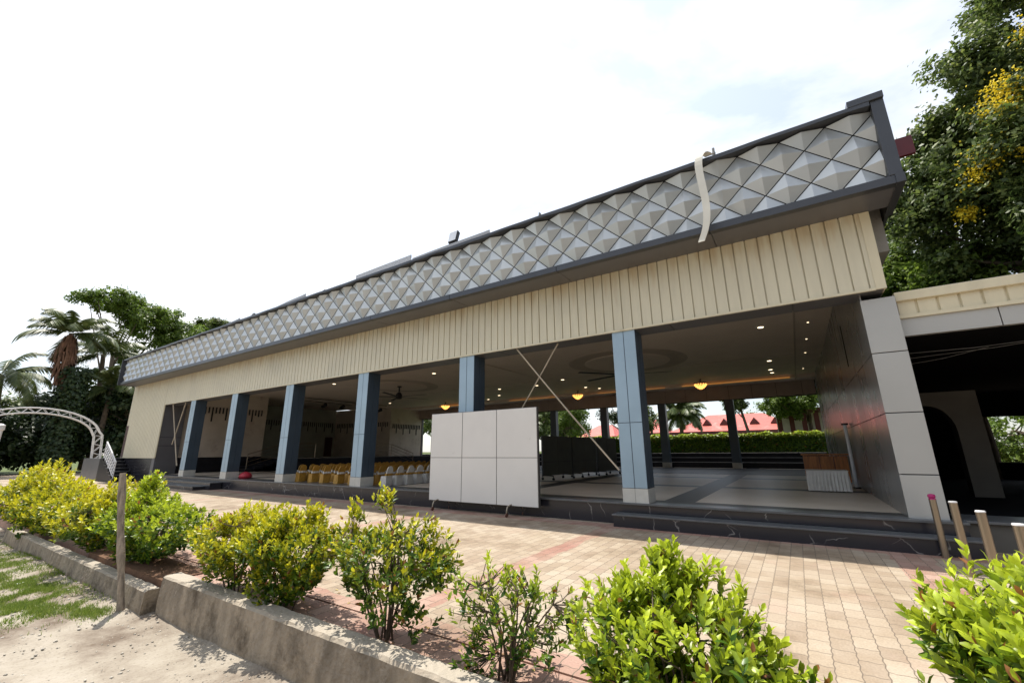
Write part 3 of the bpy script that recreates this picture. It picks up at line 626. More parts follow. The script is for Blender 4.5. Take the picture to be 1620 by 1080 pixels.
for x, z, l in ((-4.72, 7.42, 'small broken bracket on the roof edge, right of the floodlight'), (-.57, 7.5, 'thin grey pipe stub on the roof edge beside the loose hanging strip'), (-14.1, 7.4, 'small pale block on the roof edge between two sheets'), (-19.3, 7.46, 'small pale triangular bracket on the far roof edge'), (-3.3, 7.3, 'low brown bracket stub on the roof edge left of the loose strip')):
    if x < -1 and x > -5: mb = MB().prism([(x-.05, 7.0), (x+.1, 7.0), (x+.04, z), (x, z+.03)], 'y', 8.55, 8.6)
    elif x > -1: mb = MB().tube([(x, 8.55, 7.0), (x, 8.55, z)], .025, 8).tube([(x, 8.55, z-.14), (x, 8.55, z-.1)], .035, 8)
    else: mb = MB().prism([(x-.14, 7.0), (x+.14, 7.0), (x+.12, z), (x-.05, z-.05)], 'y', 8.58, 8.66)
    tag(mb.build('roof_bracket', CONC), l, 'bracket')
# loose pale strip hanging over the fascia
vv = []; ff = []; path = [(-.62, 8.28, 7.18), (-.74, 8.10, 7.16), (-.80, 8.04, 6.98), (-.80, 8.02, 6.65), (-.79, 8.0, 6.3), (-.76, 8.0, 5.95), (-.80, 8.0, 5.62), (-.87, 8.0, 5.40), (-.93, 8.0, 5.25)]
_t = np.linspace(0, 1, len(path)); _p = [np.polyfit(_t, [q[i] for q in path], 5) for i in range(3)]; path = [tuple(np.polyval(_p[i], t)-(.02 if i == 0 else 0) for i in range(3)) for t in np.linspace(0, 1, 25)]
for k, (x, y, z) in enumerate(path):
    w2 = .075-.0007*k; vv += [(x-w2, y, z), (x+w2, y-.01, z), (x+w2, y+.006, z), (x-w2, y+.016, z)]
    if k: a = 4*(k-1); c_ = 4*k; ff += [(a+i, c_+i, c_+(i+1) % 4, a+(i+1) % 4) for i in range(4)]
ff += [(0, 1, 2, 3), (99, 98, 97, 96)]
tag(MB().add(vv, ff).build('hanging_strip', STRIP, smooth=False), 'loose pale strip hanging down over the diamond fascia near its right end', 'strip')
tag(MB().box(2.3, 9.55, 6.68, 2.58, 9.62, 7.05).build('red_board', RED), 'small dark red board sticking out past the right end of the fascia', 'board')

# ------------------------------------------------------------------ annex on the right
an = thing('side_annex', 'low dark annex with short cream cladding adjoining the hall on the right', 'annex', (5, 9.4, 0))
def apart(mb, name, mt, **k): return mb.build(name, mt, an, **k)
b = MB(); x = 1.78; poly = []
while x < 9: poly += [(x, 9.43), (x+.012, 9.40), (x+.232, 9.40), (x+.242, 9.43)]; x += .26
v = [(p[0], p[1], 3.66) for p in poly]+[(p[0], p[1], 3.90) for p in poly]; n = len(poly)
b.add(v, [(i, i+1, n+i+1, n+i) for i in range(n-1)]); apart(b, 'annex_cladding', CREAM)
apart(MB().box(1.77, 9.34, 3.90, 9, 9.50, 4.06), 'top_coping', CREAM, bevel=.01)
apart(MB().box(1.77, 9.37, 3.60, 9, 9.46, 3.658), 'bottom_trim', CREAM)
apart(MB().box(1.765, 9.41, 3.30, 2.93, 9.52, 3.598).box(2.945, 9.41, 3.30, 4.6, 9.52, 3.598).box(4.615, 9.41, 3.3, 9, 9.52, 3.598), 'annex_beam', PILL)
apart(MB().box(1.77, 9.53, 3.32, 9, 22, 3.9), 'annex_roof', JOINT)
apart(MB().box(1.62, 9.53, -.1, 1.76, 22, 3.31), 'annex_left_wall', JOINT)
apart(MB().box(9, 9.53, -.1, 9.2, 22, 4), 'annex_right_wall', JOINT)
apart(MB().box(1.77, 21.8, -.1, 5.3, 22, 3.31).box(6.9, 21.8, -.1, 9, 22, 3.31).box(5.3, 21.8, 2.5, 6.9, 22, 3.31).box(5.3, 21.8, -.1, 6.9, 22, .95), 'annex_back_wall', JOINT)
apart(MB().box(1.78, 9.42, -.1, 9, 21.79, .38), 'annex_plinth', PLASTER)
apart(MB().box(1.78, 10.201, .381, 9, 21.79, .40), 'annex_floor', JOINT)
apart(MB().box(1.775, 9.36, .381, 9, 10.2, .42), 'annex_plinth_slab', NOSE, bevel=.006)
# arched inner wall
ax0, ax1, cxa, ra, zsp = 2.3, 3.75, 2.72, .44, 1.82
poly = [(ax0-.5, .4), (cxa-ra, .4)]+[(cxa-ra*math.cos(t), zsp+.62*math.sin(t)) for t in np.linspace(0, math.pi, 14)]+[(cxa+ra, .4), (3.62, .4), (3.62, 2.75), (ax0-.5, 2.75)]
apart(MB().prism(poly, 'y', 14, 14.35), 'arched_inner_wall', PLASTER)

for i, (za, zb, xb) in enumerate(((3.08, 3.12, 3.6), (3.02, 3.2, 4.2), (2.94, 3.14, 3.0))):
    apart(MB().tube([(1.78, 9.9+.25*i, za), ((1.78+xb)/2, 9.9+.25*i, (za+zb)/2-.03), (xb, 9.9+.25*i, zb)], .003, 5), 'hanging_wire', CONC)
# ------------------------------------------------------------------ far left structures
ar = thing('truss_arch', 'white metal truss entrance arch at the far left of the forecourt', 'arch', (-37, 5.7, 0))
def arch_pts(r, zo):
    pts = []
    Y0, Ya = 8.75+r, 5.7
    pts.append((Y0+.05, 0)); pts.append((8.45+r*.9+.12, 2.6+zo*.4))
    for t in np.linspace(.12, 1, 12)[:-1]:
        a = math.pi/2*t; pts.append((Ya+(2.75+r*.8)*math.cos(a), 2.6+(1.42+zo)*math.sin(a)))
    pts.append((Ya, 4.02+zo)); q = [(2*Ya-y, z) for y, z in reversed(pts[:-1])]
    return pts+q
b = MB(); braces = MB()
outer, inner = arch_pts(.18, .14), arch_pts(-.24, -.16)
for dx in (-.14, .14):
    for pts in (outer, inner): b.tube([(-37+dx, y, z) for y, z in pts], .032, 6)
def resample(p, n):
    p = np.array(p); s = np.concatenate([[0], np.cumsum(np.hypot(*np.diff(p, axis=0).T))]); t = np.linspace(0, s[-1], n)
    return np.stack([np.interp(t, s, p[:, 0]), np.interp(t, s, p[:, 1])], 1)
ro, ri = resample(outer, 44), resample(inner, 44)
for dx in (-.14, .14):
    for k in range(43):
        braces.tube([(-37+dx, *ro[k]), (-37+dx, *ri[k+1])], .014, 4, False) if k % 2 else braces.tube([(-37+dx, *ri[k]), (-37+dx, *ro[k+1])], .014, 4, False)
for k in range(0, 44, 2):
    braces.tube([(-37.14, *ro[k]), (-36.86, *ro[k])], .014, 4, False); braces.tube([(-37.14, *ri[k]), (-36.86, *ri[k])], .014, 4, False)
b.build('truss_chords', WHITEM, ar); braces.build('truss_braces', WHITEM, ar)
st = thing('outside_staircase', 'black stone staircase climbing to the left end of the hall', 'stairs', (-33, 8.4, 0))
b = MB(); tr = MB()
for k in range(7):
    x0 = -31.35-.38*k; z = .18*(k+1)
    b.box(-34.25, 8.22, -.1, x0, YF-.01, z-.012) if k == 6 else b.box(x0-.38, 8.22, -.1, x0, YF-.01, z-.012)
    tr.box(x0-.40, 8.20, z-.011, x0+.015, YF-.008, z+.010)
b.build('risers', BLACKST, st); tr.build('treads', NOSE, st)
MB().box(-37.4, 8.22, -.1, -34.251, 9.4, 1.25).box(-37.4, 9.401, -.1, -34.3, 13, 1.25).build('landing', MGREY, st)
rr = thing('stair_railing', 'white metal railing sloping down the outside staircase beside the arch', 'railing', (-33, 8.2, 0))
railing([(-31.5, 8.25, .1), (-32.6, 8.25, .68), (-33.75, 8.25, 1.24)], 0, 6, .95, r=.028).build('sloping_rail', WHITEM, rr)
for i in range(9):
    t = i/9; MB().tube([(-31.5-2.25*t, 8.25, .1+1.14*t), (-31.5-2.25*t, 8.25, 1.0+1.14*t)], .012, 5).build('baluster', WHITEM, rr)
r3 = thing('landing_railing', 'pale horizontal railing at the back of the staircase landing against the trees', 'railing', (-36.4, 11, 1.25))
railing([(-37.2, 10.4, 1.25), (-36.3, 10.4, 1.25), (-34.4, 10.4, 1.25)], 0, 4, .95, r=.028).build('landing_rail', WHITEM, r3)
tag(MB().lathe([(.09, -.3), (.09, 2.2), (.12, 2.22), (.12, 2.36), (.05, 2.4)], 12, (-19.95, 2.36, 0)).build('white_gate_post', WHITEM), 'white round post at the far left edge, rising behind the golden shrubs', 'post')

# ------------------------------------------------------------------ ropes crossing between columns
def rope(pts, label, r=.018):
    a, b_ = Vector(pts[0]), Vector(pts[1]); q = [a.lerp(b_, t)-Vector((0, 0, .03*math.sin(math.pi*t))) for t in np.linspace(0, 1, 9)]
    tag(MB().tube(q, r, 6).build('tie_cord', ROPE), label, 'cord')
rope([(-5.83, 9.16, 4.08), (-3.26, 9.16, 1.06)], 'pale cord slanting down right from the beam to the column right of the white partition', .02)
rope([(-4.65, 9.24, 4.08), (-6.9, 9.24, .95)], 'pale cord slanting down left from the beam behind the white partition', .016)
rope([(-27.9, 9.16, 4.08), (-26.0, 9.16, .9)], 'pale cord slanting down right beside the leftmost column', .03)
rope([(-26.5, 9.24, 4.08), (-27.3, 9.24, 1.95)], 'pale cord slanting down left beside the leftmost column', .03)

# ------------------------------------------------------------------ partitions
def caster(parent, x, y, z, sy, s=1):
    b = MB().tube([(x, y, z+.25*s), (x, y+sy*.10*s, z+.245*s), (x, y+sy*.2*s, z+.22*s), (x, y+sy*.23*s, z+.15*s), (x, y+sy*.24*s, z+.09*s)], .018*s, 8)
    o = b.build('caster_leg', STEEL, parent)
    MB().lathe([(.02*s, -.016), (.045*s, -.016), (.045*s, .016), (.02*s, .016)], 14).build('wheel', RUBBER, o)
    wh = o.children[0]
    for v_ in wh.data.vertices: c_ = v_.co.copy(); v_.co = (x+c_.z*1.0, y+sy*.24*s+c_.x, z+.045*s+c_.y)
pt = thing('folding_partition', 'big white wheeled partition of six square boards before the hall plinth', 'partition', (-6.85, 8.88, 0))
x0, x1, z0, z1, yp = -8.50, -5.08, .22, 2.50, 8.85
MB().box(x0, yp, z0, x1, yp+.075, z1).build('frame', mat('partition_frame_metal', (.09, .085, .08), .4, .3), pt, bevel=.004)
wB = [x0+.012, x0+1.13, x0+2.24, x1-.012]; zm = (z0+z1)/2-.04
for i in range(3):
    for a, c_ in ((z0+.012, zm-.006), (zm+.006, z1-.012)):
        MB().box(wB[i]+.009, yp-.008, a, wB[i+1]-.009, yp+.003, c_).build('board', BOARD, pt, bevel=.003)
for x in (x0+.35, x1-.75):
    caster(pt, x, yp+.03, 0, -1); caster(pt, x+.15, yp+.06, 0, 1, .9)
inner_mid = [((-7.95, 14.2), (-7.7, 16.15), 'nearest'), ((-7.68, 16.2), (-7.45, 18.1), 'middle'), ((-7.43, 18.2), (-7.2, 20.0), 'farthest')]
prt = []
for (xa, ya), (xb, yb), wd_ in inner_mid:
    g = thing('wheeled_partition', 'dark wheeled partition standing inside the hall, %s of the three behind the white one' % wd_, 'partition', ((xa+xb)/2, (ya+yb)/2, ZF), 'dark partitions inside the hall')
    d = Vector((xb-xa, yb-ya, 0)).normalized(); n = Vector((d.y, -d.x, 0)); A = Vector((xa, ya, 0)); B = Vector((xb, yb, 0)); h0, h1 = ZF+.16, 2.02
    MB().prism([tuple(A)[:2], tuple(B)[:2], tuple(B-n*.06)[:2], tuple(A-n*.06)[:2]], 'z', h0, h1).build('frame', BLACKM, g)
    L_ = (B-A).length
    for i in range(2):
        for a, c_ in ((h0+.01, 1.06), (1.075, h1-.01)):
            P, Q = A+d*(L_/2*i+.01), A+d*(L_/2*(i+1)-.01)
            MB().prism([tuple(P+n*.006)[:2], tuple(Q+n*.006)[:2], tuple(Q-n*.004)[:2], tuple(P-n*.004)[:2]], 'z', a, c_).build('board', BOARDD, g)
    for t in (.15, .85):
        P = A+d*L_*t
        for sgn in (1, -1):
            q = P+n*.25*sgn
            MB().tube([tuple(P+Vector((0, 0, h0))), tuple(q+Vector((0, 0, h0-.01))), tuple(q+Vector((0, 0, ZF+.06)))], .02, 6).lathe([(.03, 0), (.05, .01), (.05, .07), (.03, .08)], 8, (q.x, q.y, ZF)).build('caster_leg', BLACKM, g)

# ------------------------------------------------------------------ ceiling fans, lights
def fan(loc, rot, label):
    g = thing('ceiling_fan', label, 'ceiling fan', loc, 'big ceiling fans'); x, y, z = loc
    MB().tube([(x, y, z), (x, y, ZC-.05)], .04, 8).lathe([(.12, 0), (.12, .06)], 12, (x, y, ZC-.11)).build('downrod', BLACKM, g)
    MB().lathe([(.1, -.16), (.17, -.12), (.17, .08), (.1, .2)], 16, (x, y, z)).build('motor_hub', BLACKM, g)
    for k in range(5):
        a = rot+2*math.pi*k/5; d = Vector((math.cos(a), math.sin(a), 0)); s = Vector((-d.y, d.x, 0)); P = Vector(loc)+Vector((0, 0, -.05))
        q = [P+d*.15-s*.05, P+d*1.9-s*.075, P+d*1.9+s*.075, P+d*.15+s*.05]; v = [tuple(p_+Vector((0, 0, (.02 if i in (2, 3) else 0)))) for i, p_ in enumerate(q)]
        v += [(p_[0], p_[1], p_[2]+.015) for p_ in v]
        MB().add(v, [(0, 3, 2, 1), (4, 5, 6, 7), (0, 1, 5, 4), (1, 2, 6, 5), (2, 3, 7, 6), (3, 0, 4, 7)]).build('blade', BLACKM, g)
fan((-5.5, 16.5, 4.45), .25, 'large black ceiling fan behind the column right of the white partition')
fan((-18.0, 16.1, 4.45), .1, 'large black ceiling fan above the rows of chairs')
DL = [(-.41, 14.4, 'nearest of the downlights by the glossy side wall'), (-.46, 20.4, 'downlight second from the front near the glossy side wall'), (-.53, 22.8, 'downlight just before the cove near the glossy side wall'),
      (-.53, 25.0, 'rearmost downlight near the glossy side wall, inside the cove'), (-13.8, 14.4, 'bright downlight over the open floor between third and fourth column from right'), (-9.84, 22.9, 'downlight behind the crossed cords, in front of the cove'),
      (-9.7, 19.65, 'downlight seen through the crossed cords'), (-9.82, 25.0, 'downlight inside the cove behind the right cord'), (-7.3, 25.1, 'downlight in the cove beside the front right column'),
      (-11.8, 20.6, 'downlight left of the crossed cords'), (-14.3, 20.5, 'faint downlight beside the column over the partition'), (-16.0, 22.9, 'downlight in front of the orange chandelier above the partition'),
      (-18.8, 25.5, 'downlight at the rear left of the orange chandelier'), (-25.2, 21.7, 'leftmost downlight, above the stage end'), (-20.3, 13.6, 'downlight near the fan over the chairs')]
dl0 = None
for x, y, l in DL:
    zc = ZC+(.18 if 23.2 < y < 26.4 else 0)
    if dl0 is None:
        dl0 = thing('downlight', l, 'downlight', (x, y, zc), 'recessed ceiling downlights'); g = dl0
        a_ = MB().lathe([(.13, -.02), (.13, -.002)], 20, (x, y, zc)).build('ring', WHITEM, g); c_ = MB().lathe([(.08, -.026), (.08, -.0205)], 20, (x, y, zc)).build('lens', DOWN, g)
    else:
        g = copy_tree(dl0); g.location = (x, y, zc); g['label'] = l
for k, (y, l) in enumerate(((14.6, 'nearest of the tiny lights in the strip against the side wall'), (16.9, 'second tiny light in the strip against the side wall'), (19.4, 'third tiny light in the strip against the side wall'), (24.5, 'rearmost tiny light in the strip against the side wall'))):
    g = copy_tree(dl0); g.location = (.78, y, ZC+(.18 if 23.2 < y < 26.4 else 0)); g.scale = (.32, .32, 1); g['label'] = l
def chandelier(x, y, label):
    z = 4.93; g = thing('chandelier', label, 'chandelier', (x, y, z), 'glowing bowl chandeliers')
    MB().lathe([(.3, .0), (.33, .06), (.3, .1), (.06, .12), (.06, .3)], 20, (x, y, z)).build('rim', BROWNBEAM, g)
    b = MB()
    for (rr_, zz, nn) in ((.3, -.02, 14), (.24, -.10, 12), (.16, -.17, 9), (.07, -.22, 5)):
        for k in range(nn):
            t = 2*math.pi*k/nn; b.lathe([(.005, -.06), (.035, -.02), (.03, .03), (.005, .05)], 6, (x+rr_*math.cos(t), y+rr_*math.sin(t), z+zz))
    b.build('crystal_drops', WARM, g)
chandelier(-3.96, 25.0, 'glowing orange chandelier between the two right columns')
chandelier(-11.4, 25.2, 'glowing orange chandelier behind the crossed cords')
chandelier(-22.6, 25.0, 'glowing orange chandelier above the left end of the white partition')
# small truss of stage lights
g = thing('stage_light_bar', 'metal lighting bar with small black spotlights above the stage front', 'light bar', (-27, 18, 4.7))
MB().tube([(-26.6, 15.8, 4.78), (-26.6, 22.6, 4.78)], .03, 6).tube([(-26.6, 15.8, 4.98), (-26.6, 22.6, 4.98)], .03, 6).build('bar', STEEL, g)
for y in (17.2, 18.6, 20.2, 21.9):
    MB().tube([(-26.6, y, 4.76), (-26.6, y, 4.66)], .015, 6).tube([(-26.4, y, 4.62), (-26.85, y+.05, 4.52)], [.13, .09], 10).build('spotlight', BLACKM, g)

# ------------------------------------------------------------------ chairs
def make_chair(cover, sash, label):
    g = thing('banquet_chair', label, 'chair', (0, 0, 0))
    # seat skirt (faces -X)
    v = []; f = []; n = 20
    for (z, sc) in ((0, 1.14), (.2, 1.06), (.44, 1.0), (.47, .95)):
        for k in range(n):
            t = 2*math.pi*k/n; c_, s_ = math.cos(t), math.sin(t); q = (abs(c_)**4+abs(s_)**4)**-.25
            rp = 1+(.03*math.sin(t*7) if z < .3 else 0)
            v.append((c_*q*.21*sc*rp, s_*q*.215*sc*rp, z))
    for i in range(3):
        for k in range(n): k2 = (k+1) % n; f.append((i*n+k, i*n+k2, (i+1)*n+k2, (i+1)*n+k))
    f.append(tuple(3*n+k for k in range(n)))
    MB().add(v, f).build('seat_cover', cover, g, smooth=True)
    # back cover: rounded top, leaning backwards (+X)
    prof = [(-.21, .40), (-.215, .6), (-.2, .78), (-.15, .89), (-.07, .945), (0, .955), (.07, .945), (.15, .89), (.2, .78), (.215, .6), (.21, .40)]
    v = []; n = len(prof)
    for off in (-.03, .03):
        for y, z in prof: v.append((.19+.10*(z-.4)/.55+off*(1 if z < .9 else .6), y, z))
    f = [tuple(range(n)), tuple(range(2*n-1, n-1, -1))]+[(i, i+n, (i+1) % n+n, (i+1) % n) for i in range(n)]
    # skirt of the back down to the floor
    MB().add(v, f).box(.17, -.215, .02, .235, .215, .41).build('back_cover', cover, g, bevel=.012)
    MB().box(.155, -.225, .50, .262, .225, .60).tube([(.27, 0, .55), (.30, .07, .6), (.3, .1, .54), (.27, 0, .55), (.3, -.08, .6), (.3, -.1, .53), (.27, 0, .55)], .02, 6).build('sash', sash, g, bevel=.01)
    return g
ch_w = make_chair(WHITEC, GOLD, 'white covered chair with golden sash in the last row nearest the partition')
ch_y = make_chair(GOLD, WHITEC, 'golden covered chair with pale sash in the rows facing the stage')
fw = fy = True
WHITES = ['white covered chair at the forecourt end of the white row', 'second white covered chair from the forecourt end of the white row', 'third white covered chair from the forecourt end', 'fourth white covered chair from the forecourt end', 'fifth white covered chair from the forecourt end, nearest the partition edge']
for i in range(18):
    y = 9.80+.43*i
    for rowx in (-11.3,):
        c_ = ch_w if fw else copy_tree(ch_w)
        c_.location = (rowx+.015*i+random.uniform(-.03, .03), y+random.uniform(-.03, .03), ZF); c_.scale = (.64, .64, .64); c_.rotation_euler.z = random.uniform(-.08, .08)
        c_['group'] = 'white covered chairs' ; fw = False
        c_['label'] = WHITES[i] if i < 5 else 'white covered chair deep in the white row, behind the white partition'
GOLD_ENDS = ['golden covered chair at the forecourt end of row %s counted from the white chairs' % w_ for w_ in ('one', 'two', 'three', 'four', 'five', 'six', 'seven', 'eight', 'nine')]
for r in range(7):
    for i in range(17):
        c_ = ch_y if fy else copy_tree(ch_y); fy = False
        c_.location = (-12.15-.8*r+random.uniform(-.03, .03), 9.75+.43*i+random.uniform(-.02, .02), ZF); c_.scale = (.64, .64, .64); c_.rotation_euler.z = random.uniform(-.08, .08)
        c_['group'] = 'golden covered chairs'
        c_['label'] = 'golden covered chair in the block facing the stage, inside its row' if i else GOLD_ENDS[r]
g = tag(MB().lathe([(.02, 0), (.2, .0), (.26, .05), (.25, .14), (.17, .23), (.06, .27), (.01, .28)], 16, (-20.3, 9.75, ZF)).build('red_bundle', REDPL, smooth=True), 'round red bundle on the hall floor right of the second column', 'bundle')

# ------------------------------------------------------------------ counter and table by the side wall
g = thing('wooden_counter', 'orange brown wooden counter against the glossy side wall', 'counter', (.6, 16.5, ZF))
MB().box(.10, 16.3, ZF, .14, 17.2, 1.27).box(.141, 16.32, ZF+.08, 1.2, 16.35, 1.25).build('front_panel', WOODC, g)
MB().box(.06, 16.26, 1.271, 1.26, 17.2, 1.31).build('counter_top', WOODC, g, bevel=.005)
MB().box(.5, 16.30, ZF+.1, .515, 16.318, 1.24).box(.85, 16.30, ZF+.1, .865, 16.318, 1.24).build('battens', DOORRED, g)
g = thing('skirted_table', 'low table under a pleated white cloth in front of the wooden counter', 'table', (.55, 13.9, ZF))
v = []; n = 96; f = []
per = []
for (xa, ya, xb, yb) in ((.1, 13.55, .95, 13.55), (.95, 13.55, .95, 14.2), (.95, 14.2, .1, 14.2), (.1, 14.2, .1, 13.55)):
    for k in range(24): per.append((xa+(xb-xa)*k/24, ya+(yb-ya)*k/24))
for zi, z in enumerate((ZF+.03, ZF+.3, ZF+.5)):
    for k, (x, y) in enumerate(per):
        a = (.022 if k % 2 else -.012)*(1, .8, 0)[zi]; dx, dy = x-.525, y-13.87; l_ = math.hypot(dx, dy); v.append((x+dx/l_*a, y+dy/l_*a, z))
for zi in range(2):
    for k in range(n): k2 = (k+1) % n; f.append((zi*n+k, zi*n+k2, (zi+1)*n+k2, (zi+1)*n+k))
MB().add(v, f).build('pleated_skirt', WHITEC, g)
MB().box(.09, 13.54, ZF+.501, .96, 14.21, ZF+.52).build('tabletop', WHITEC, g, bevel=.006)
g = thing('white_pipe_stand', 'thin white pipe standing against the glossy side wall above the table', 'pipe', (1.2, 15.2, ZF))
MB().tube([(1.2, 15.2, ZF+.02), (1.2, 15.2, 2.1)], .045, 10).build('pipe', WHITEM, g)
MB().lathe([(.08, 0), (.08, .05)], 12, (1.2, 15.2, 2.1)).build('cap', BLACKM, g); MB().lathe([(.09, 0), (.09, .03)], 12, (1.2, 15.2, ZF)).build('foot', BLACKM, g)

# ------------------------------------------------------------------ bollards
bl = ['bollard standing nearest the hall pillar, with a magenta cap', 'steel bollard second from the hall pillar', 'steel bollard third from the hall pillar', 'steel bollard half hidden at the right edge behind shrub leaves']
for k, y in enumerate((8.62, 7.58, 6.62, 5.68)):
    g = thing('steel_bollard', bl[k], 'bollard', (1.5, y, 0), 'steel bollards along the forecourt edge')
    MB().tube([(1.5, y, 0), (1.5, y, .82 if k else .76)], .04, 20).build('tube', STEEL, g, smooth=False)
    MB().lathe([(.041, 0), (.041, .008), (.036, .016)], 20, (1.5, y, .82 if k else .76)).build('end_cap', PINK if k == 0 else WHITEM, g)
    if k == 0: MB().lathe([(.03, 0), (.045, .02), (.04, .05), (.015, .06)], 12, (1.5, y, .777)).build('magenta_cap', PINK, g)

# ------------------------------------------------------------------ wooden post
v = []
pst = MB(); pts = []; rr_ = []
for k in range(13):
    t = k/12; pts.append((-6.93+.010*math.sin(t*7)-.28*t, 2.16+.008*math.sin(t*5+1)-.18*t, -.45+1.70*t)); rr_.append(.037+.004*math.sin(t*17)+.003*math.sin(t*31))
o = pst.tube(pts, rr_, 12).build('wooden_post', POSTW, smooth=False); tag(o, 'weathered grey wooden post standing at the kerb where its height changes', 'post')

# ------------------------------------------------------------------ vegetation builders
def unit(a): return a/np.maximum(np.linalg.norm(a, axis=-1, keepdims=True), 1e-9)
LT = np.array([(0, 0, 0), (0, .38, .03), (0, .75, .02), (0, 1, -.06), (.20, .36, .09), (.17, .72, .07), (-.20, .36, .09), (-.17, .72, .07)], float)
LF3 = np.array([(0, 4, 1), (2, 5, 3), (0, 1, 6), (2, 3, 7)]); LF4 = np.array([(1, 4, 5, 2), (1, 2, 7, 6)])
def leaves(pos, ydir, zdir, size, wide=1.0):
    """instanced leaf mesh arrays"""
    y = unit(ydir); z = unit(zdir-y*np.sum(zdir*y, -1, keepdims=True)); x = np.cross(y, z)
    T = LT.copy(); T[:, 0] *= wide
    V = pos[:, None]+size[:, None, None]*(T[None, :, 0, None]*x[:, None]+T[None, :, 1, None]*y[:, None]+T[None, :, 2, None]*z[:, None])
    n = len(pos); off = (np.arange(n)*8)[:, None, None]
    return V.reshape(-1, 3), (LF3[None]+off).reshape(-1, 3), (LF4[None]+off).reshape(-1, 4)
def shrub(label, base, cx, cy, rx, ry, z0, z1, tips, leaf, mt, young=.5, stems=7, sparse=False, group='shrubs along the kerb', seed=0, extra=()):
    g = np.random.default_rng(seed+100); root = thing('shrub', label, 'shrub', (base[0], base[1], 0), group)
    cz, rz = (z0+z1)/2, (z1-z0)/2
    d = unit(g.normal(size=(tips, 3))); r = g.uniform(.30 if sparse else .35, 1, tips)**.45
    lump = 1+.22*np.sin(d[:, 0]*4.2+seed)+.17*np.sin(d[:, 2]*5.1+seed*2)+.1*np.sin(d[:, 1]*6+seed)
    P = np.stack([cx+d[:, 0]*rx*r*lump, cy+d[:, 1]*ry*r*lump, cz+d[:, 2]*rz*r*lump], 1)
    for (ex, ey, ez, er, en) in extra:
        q = unit(g.normal(size=(en, 3)))*er*g.uniform(.2, 1, (en, 1)); P = np.concatenate([P, q+np.array([ex, ey, ez])])
    tips = len(P); out = unit(P-np.array([cx, cy, z0])); out[:, 2] = np.abs(out[:, 2])+.35; out = unit(out+g.normal(size=out.shape)*.28)
    # woody stems: main stems fan out from the base, twigs run from them to the tips
    mb = MB(); mains = []
    for k in range(stems):
        a = g.uniform(0, 2*math.pi); q = g.uniform(.25, .7); e = np.array([cx+rx*q*math.cos(a), cy+ry*q*math.sin(a), z0+(z1-z0)*g.uniform(.45, .8)])
        b0 = np.array([base[0]+g.uniform(-.06, .06), base[1]+g.uniform(-.06, .06), base[2]-.05]); mid = b0*.5+e*.5+np.array([g.uniform(-.05, .05), 0, .04+g.uniform(0, .08)])
        pts_ = [b0*(1-t)**2+2*mid*t*(1-t)+e*t*t for t in np.linspace(0, 1, 7)]; mains.append(pts_)
        mb.tube(pts_, list(np.linspace(.0085, .0035, 7)*(1.15 if sparse else 1)), 5)
    MP = np.array([p for q in mains for p in q[2:]])
    step = max(1, tips//(150 if sparse else 110))
    for i in range(0, tips, step):
        j = np.argmin(((MP-P[i])**2).sum(1)+.3*np.maximum(0, MP[:, 2]-P[i, 2]+.05)); a = MP[j]; m_ = (a+P[i])/2+np.array([0, 0, -.02]); mb.tube([a, m_, P[i]], [.004, .003, .0022], 4, False)
    mb.build('stems', TWIG, root)
    k = 10; n = tips*k; idx = np.repeat(np.arange(tips), k); ax = out[idx]
    t = np.tile(np.arange(k)/k, tips); ang = np.tile(np.arange(k)*2.4, tips)+g.uniform(0, 6, tips)[idx]
    u = unit(np.cross(ax, np.array([.3, .5, .8]))); v_ = np.cross(ax, u); rad = u*np.cos(ang)[:, None]+v_*np.sin(ang)[:, None]
    pos = P[idx]-ax*(t*leaf*1.9)[:, None]; spread = .35+1.1*t
    yd = ax+rad*spread[:, None]*1.1+g.normal(size=(n, 3))*.22; zd = ax*1.0-rad*.3+g.normal(size=(n, 3))*.25
    size = leaf*g.uniform(.65, 1.15, n)*(.7+.4*np.sqrt(t+.05))
    keep = g.random(n) < (.75 if sparse else .95)
    V, F3, F4 = leaves(pos[keep], yd[keep], zd[keep], size[keep], g.uniform(.95, 1.1))
    hgt = (P[idx, 2]-z0)/(z1-z0); tipc = g.random(tips)[idx]
    yy = np.clip(((1-t)*1.1+hgt*.9+tipc*.9-2.0+young)*1.25, 0, 1)*g.uniform(.55, 1, n)
    fast_mesh('foliage', V, [F3, F4], mt, root, False, np.repeat(yy[keep], 8))
    return root
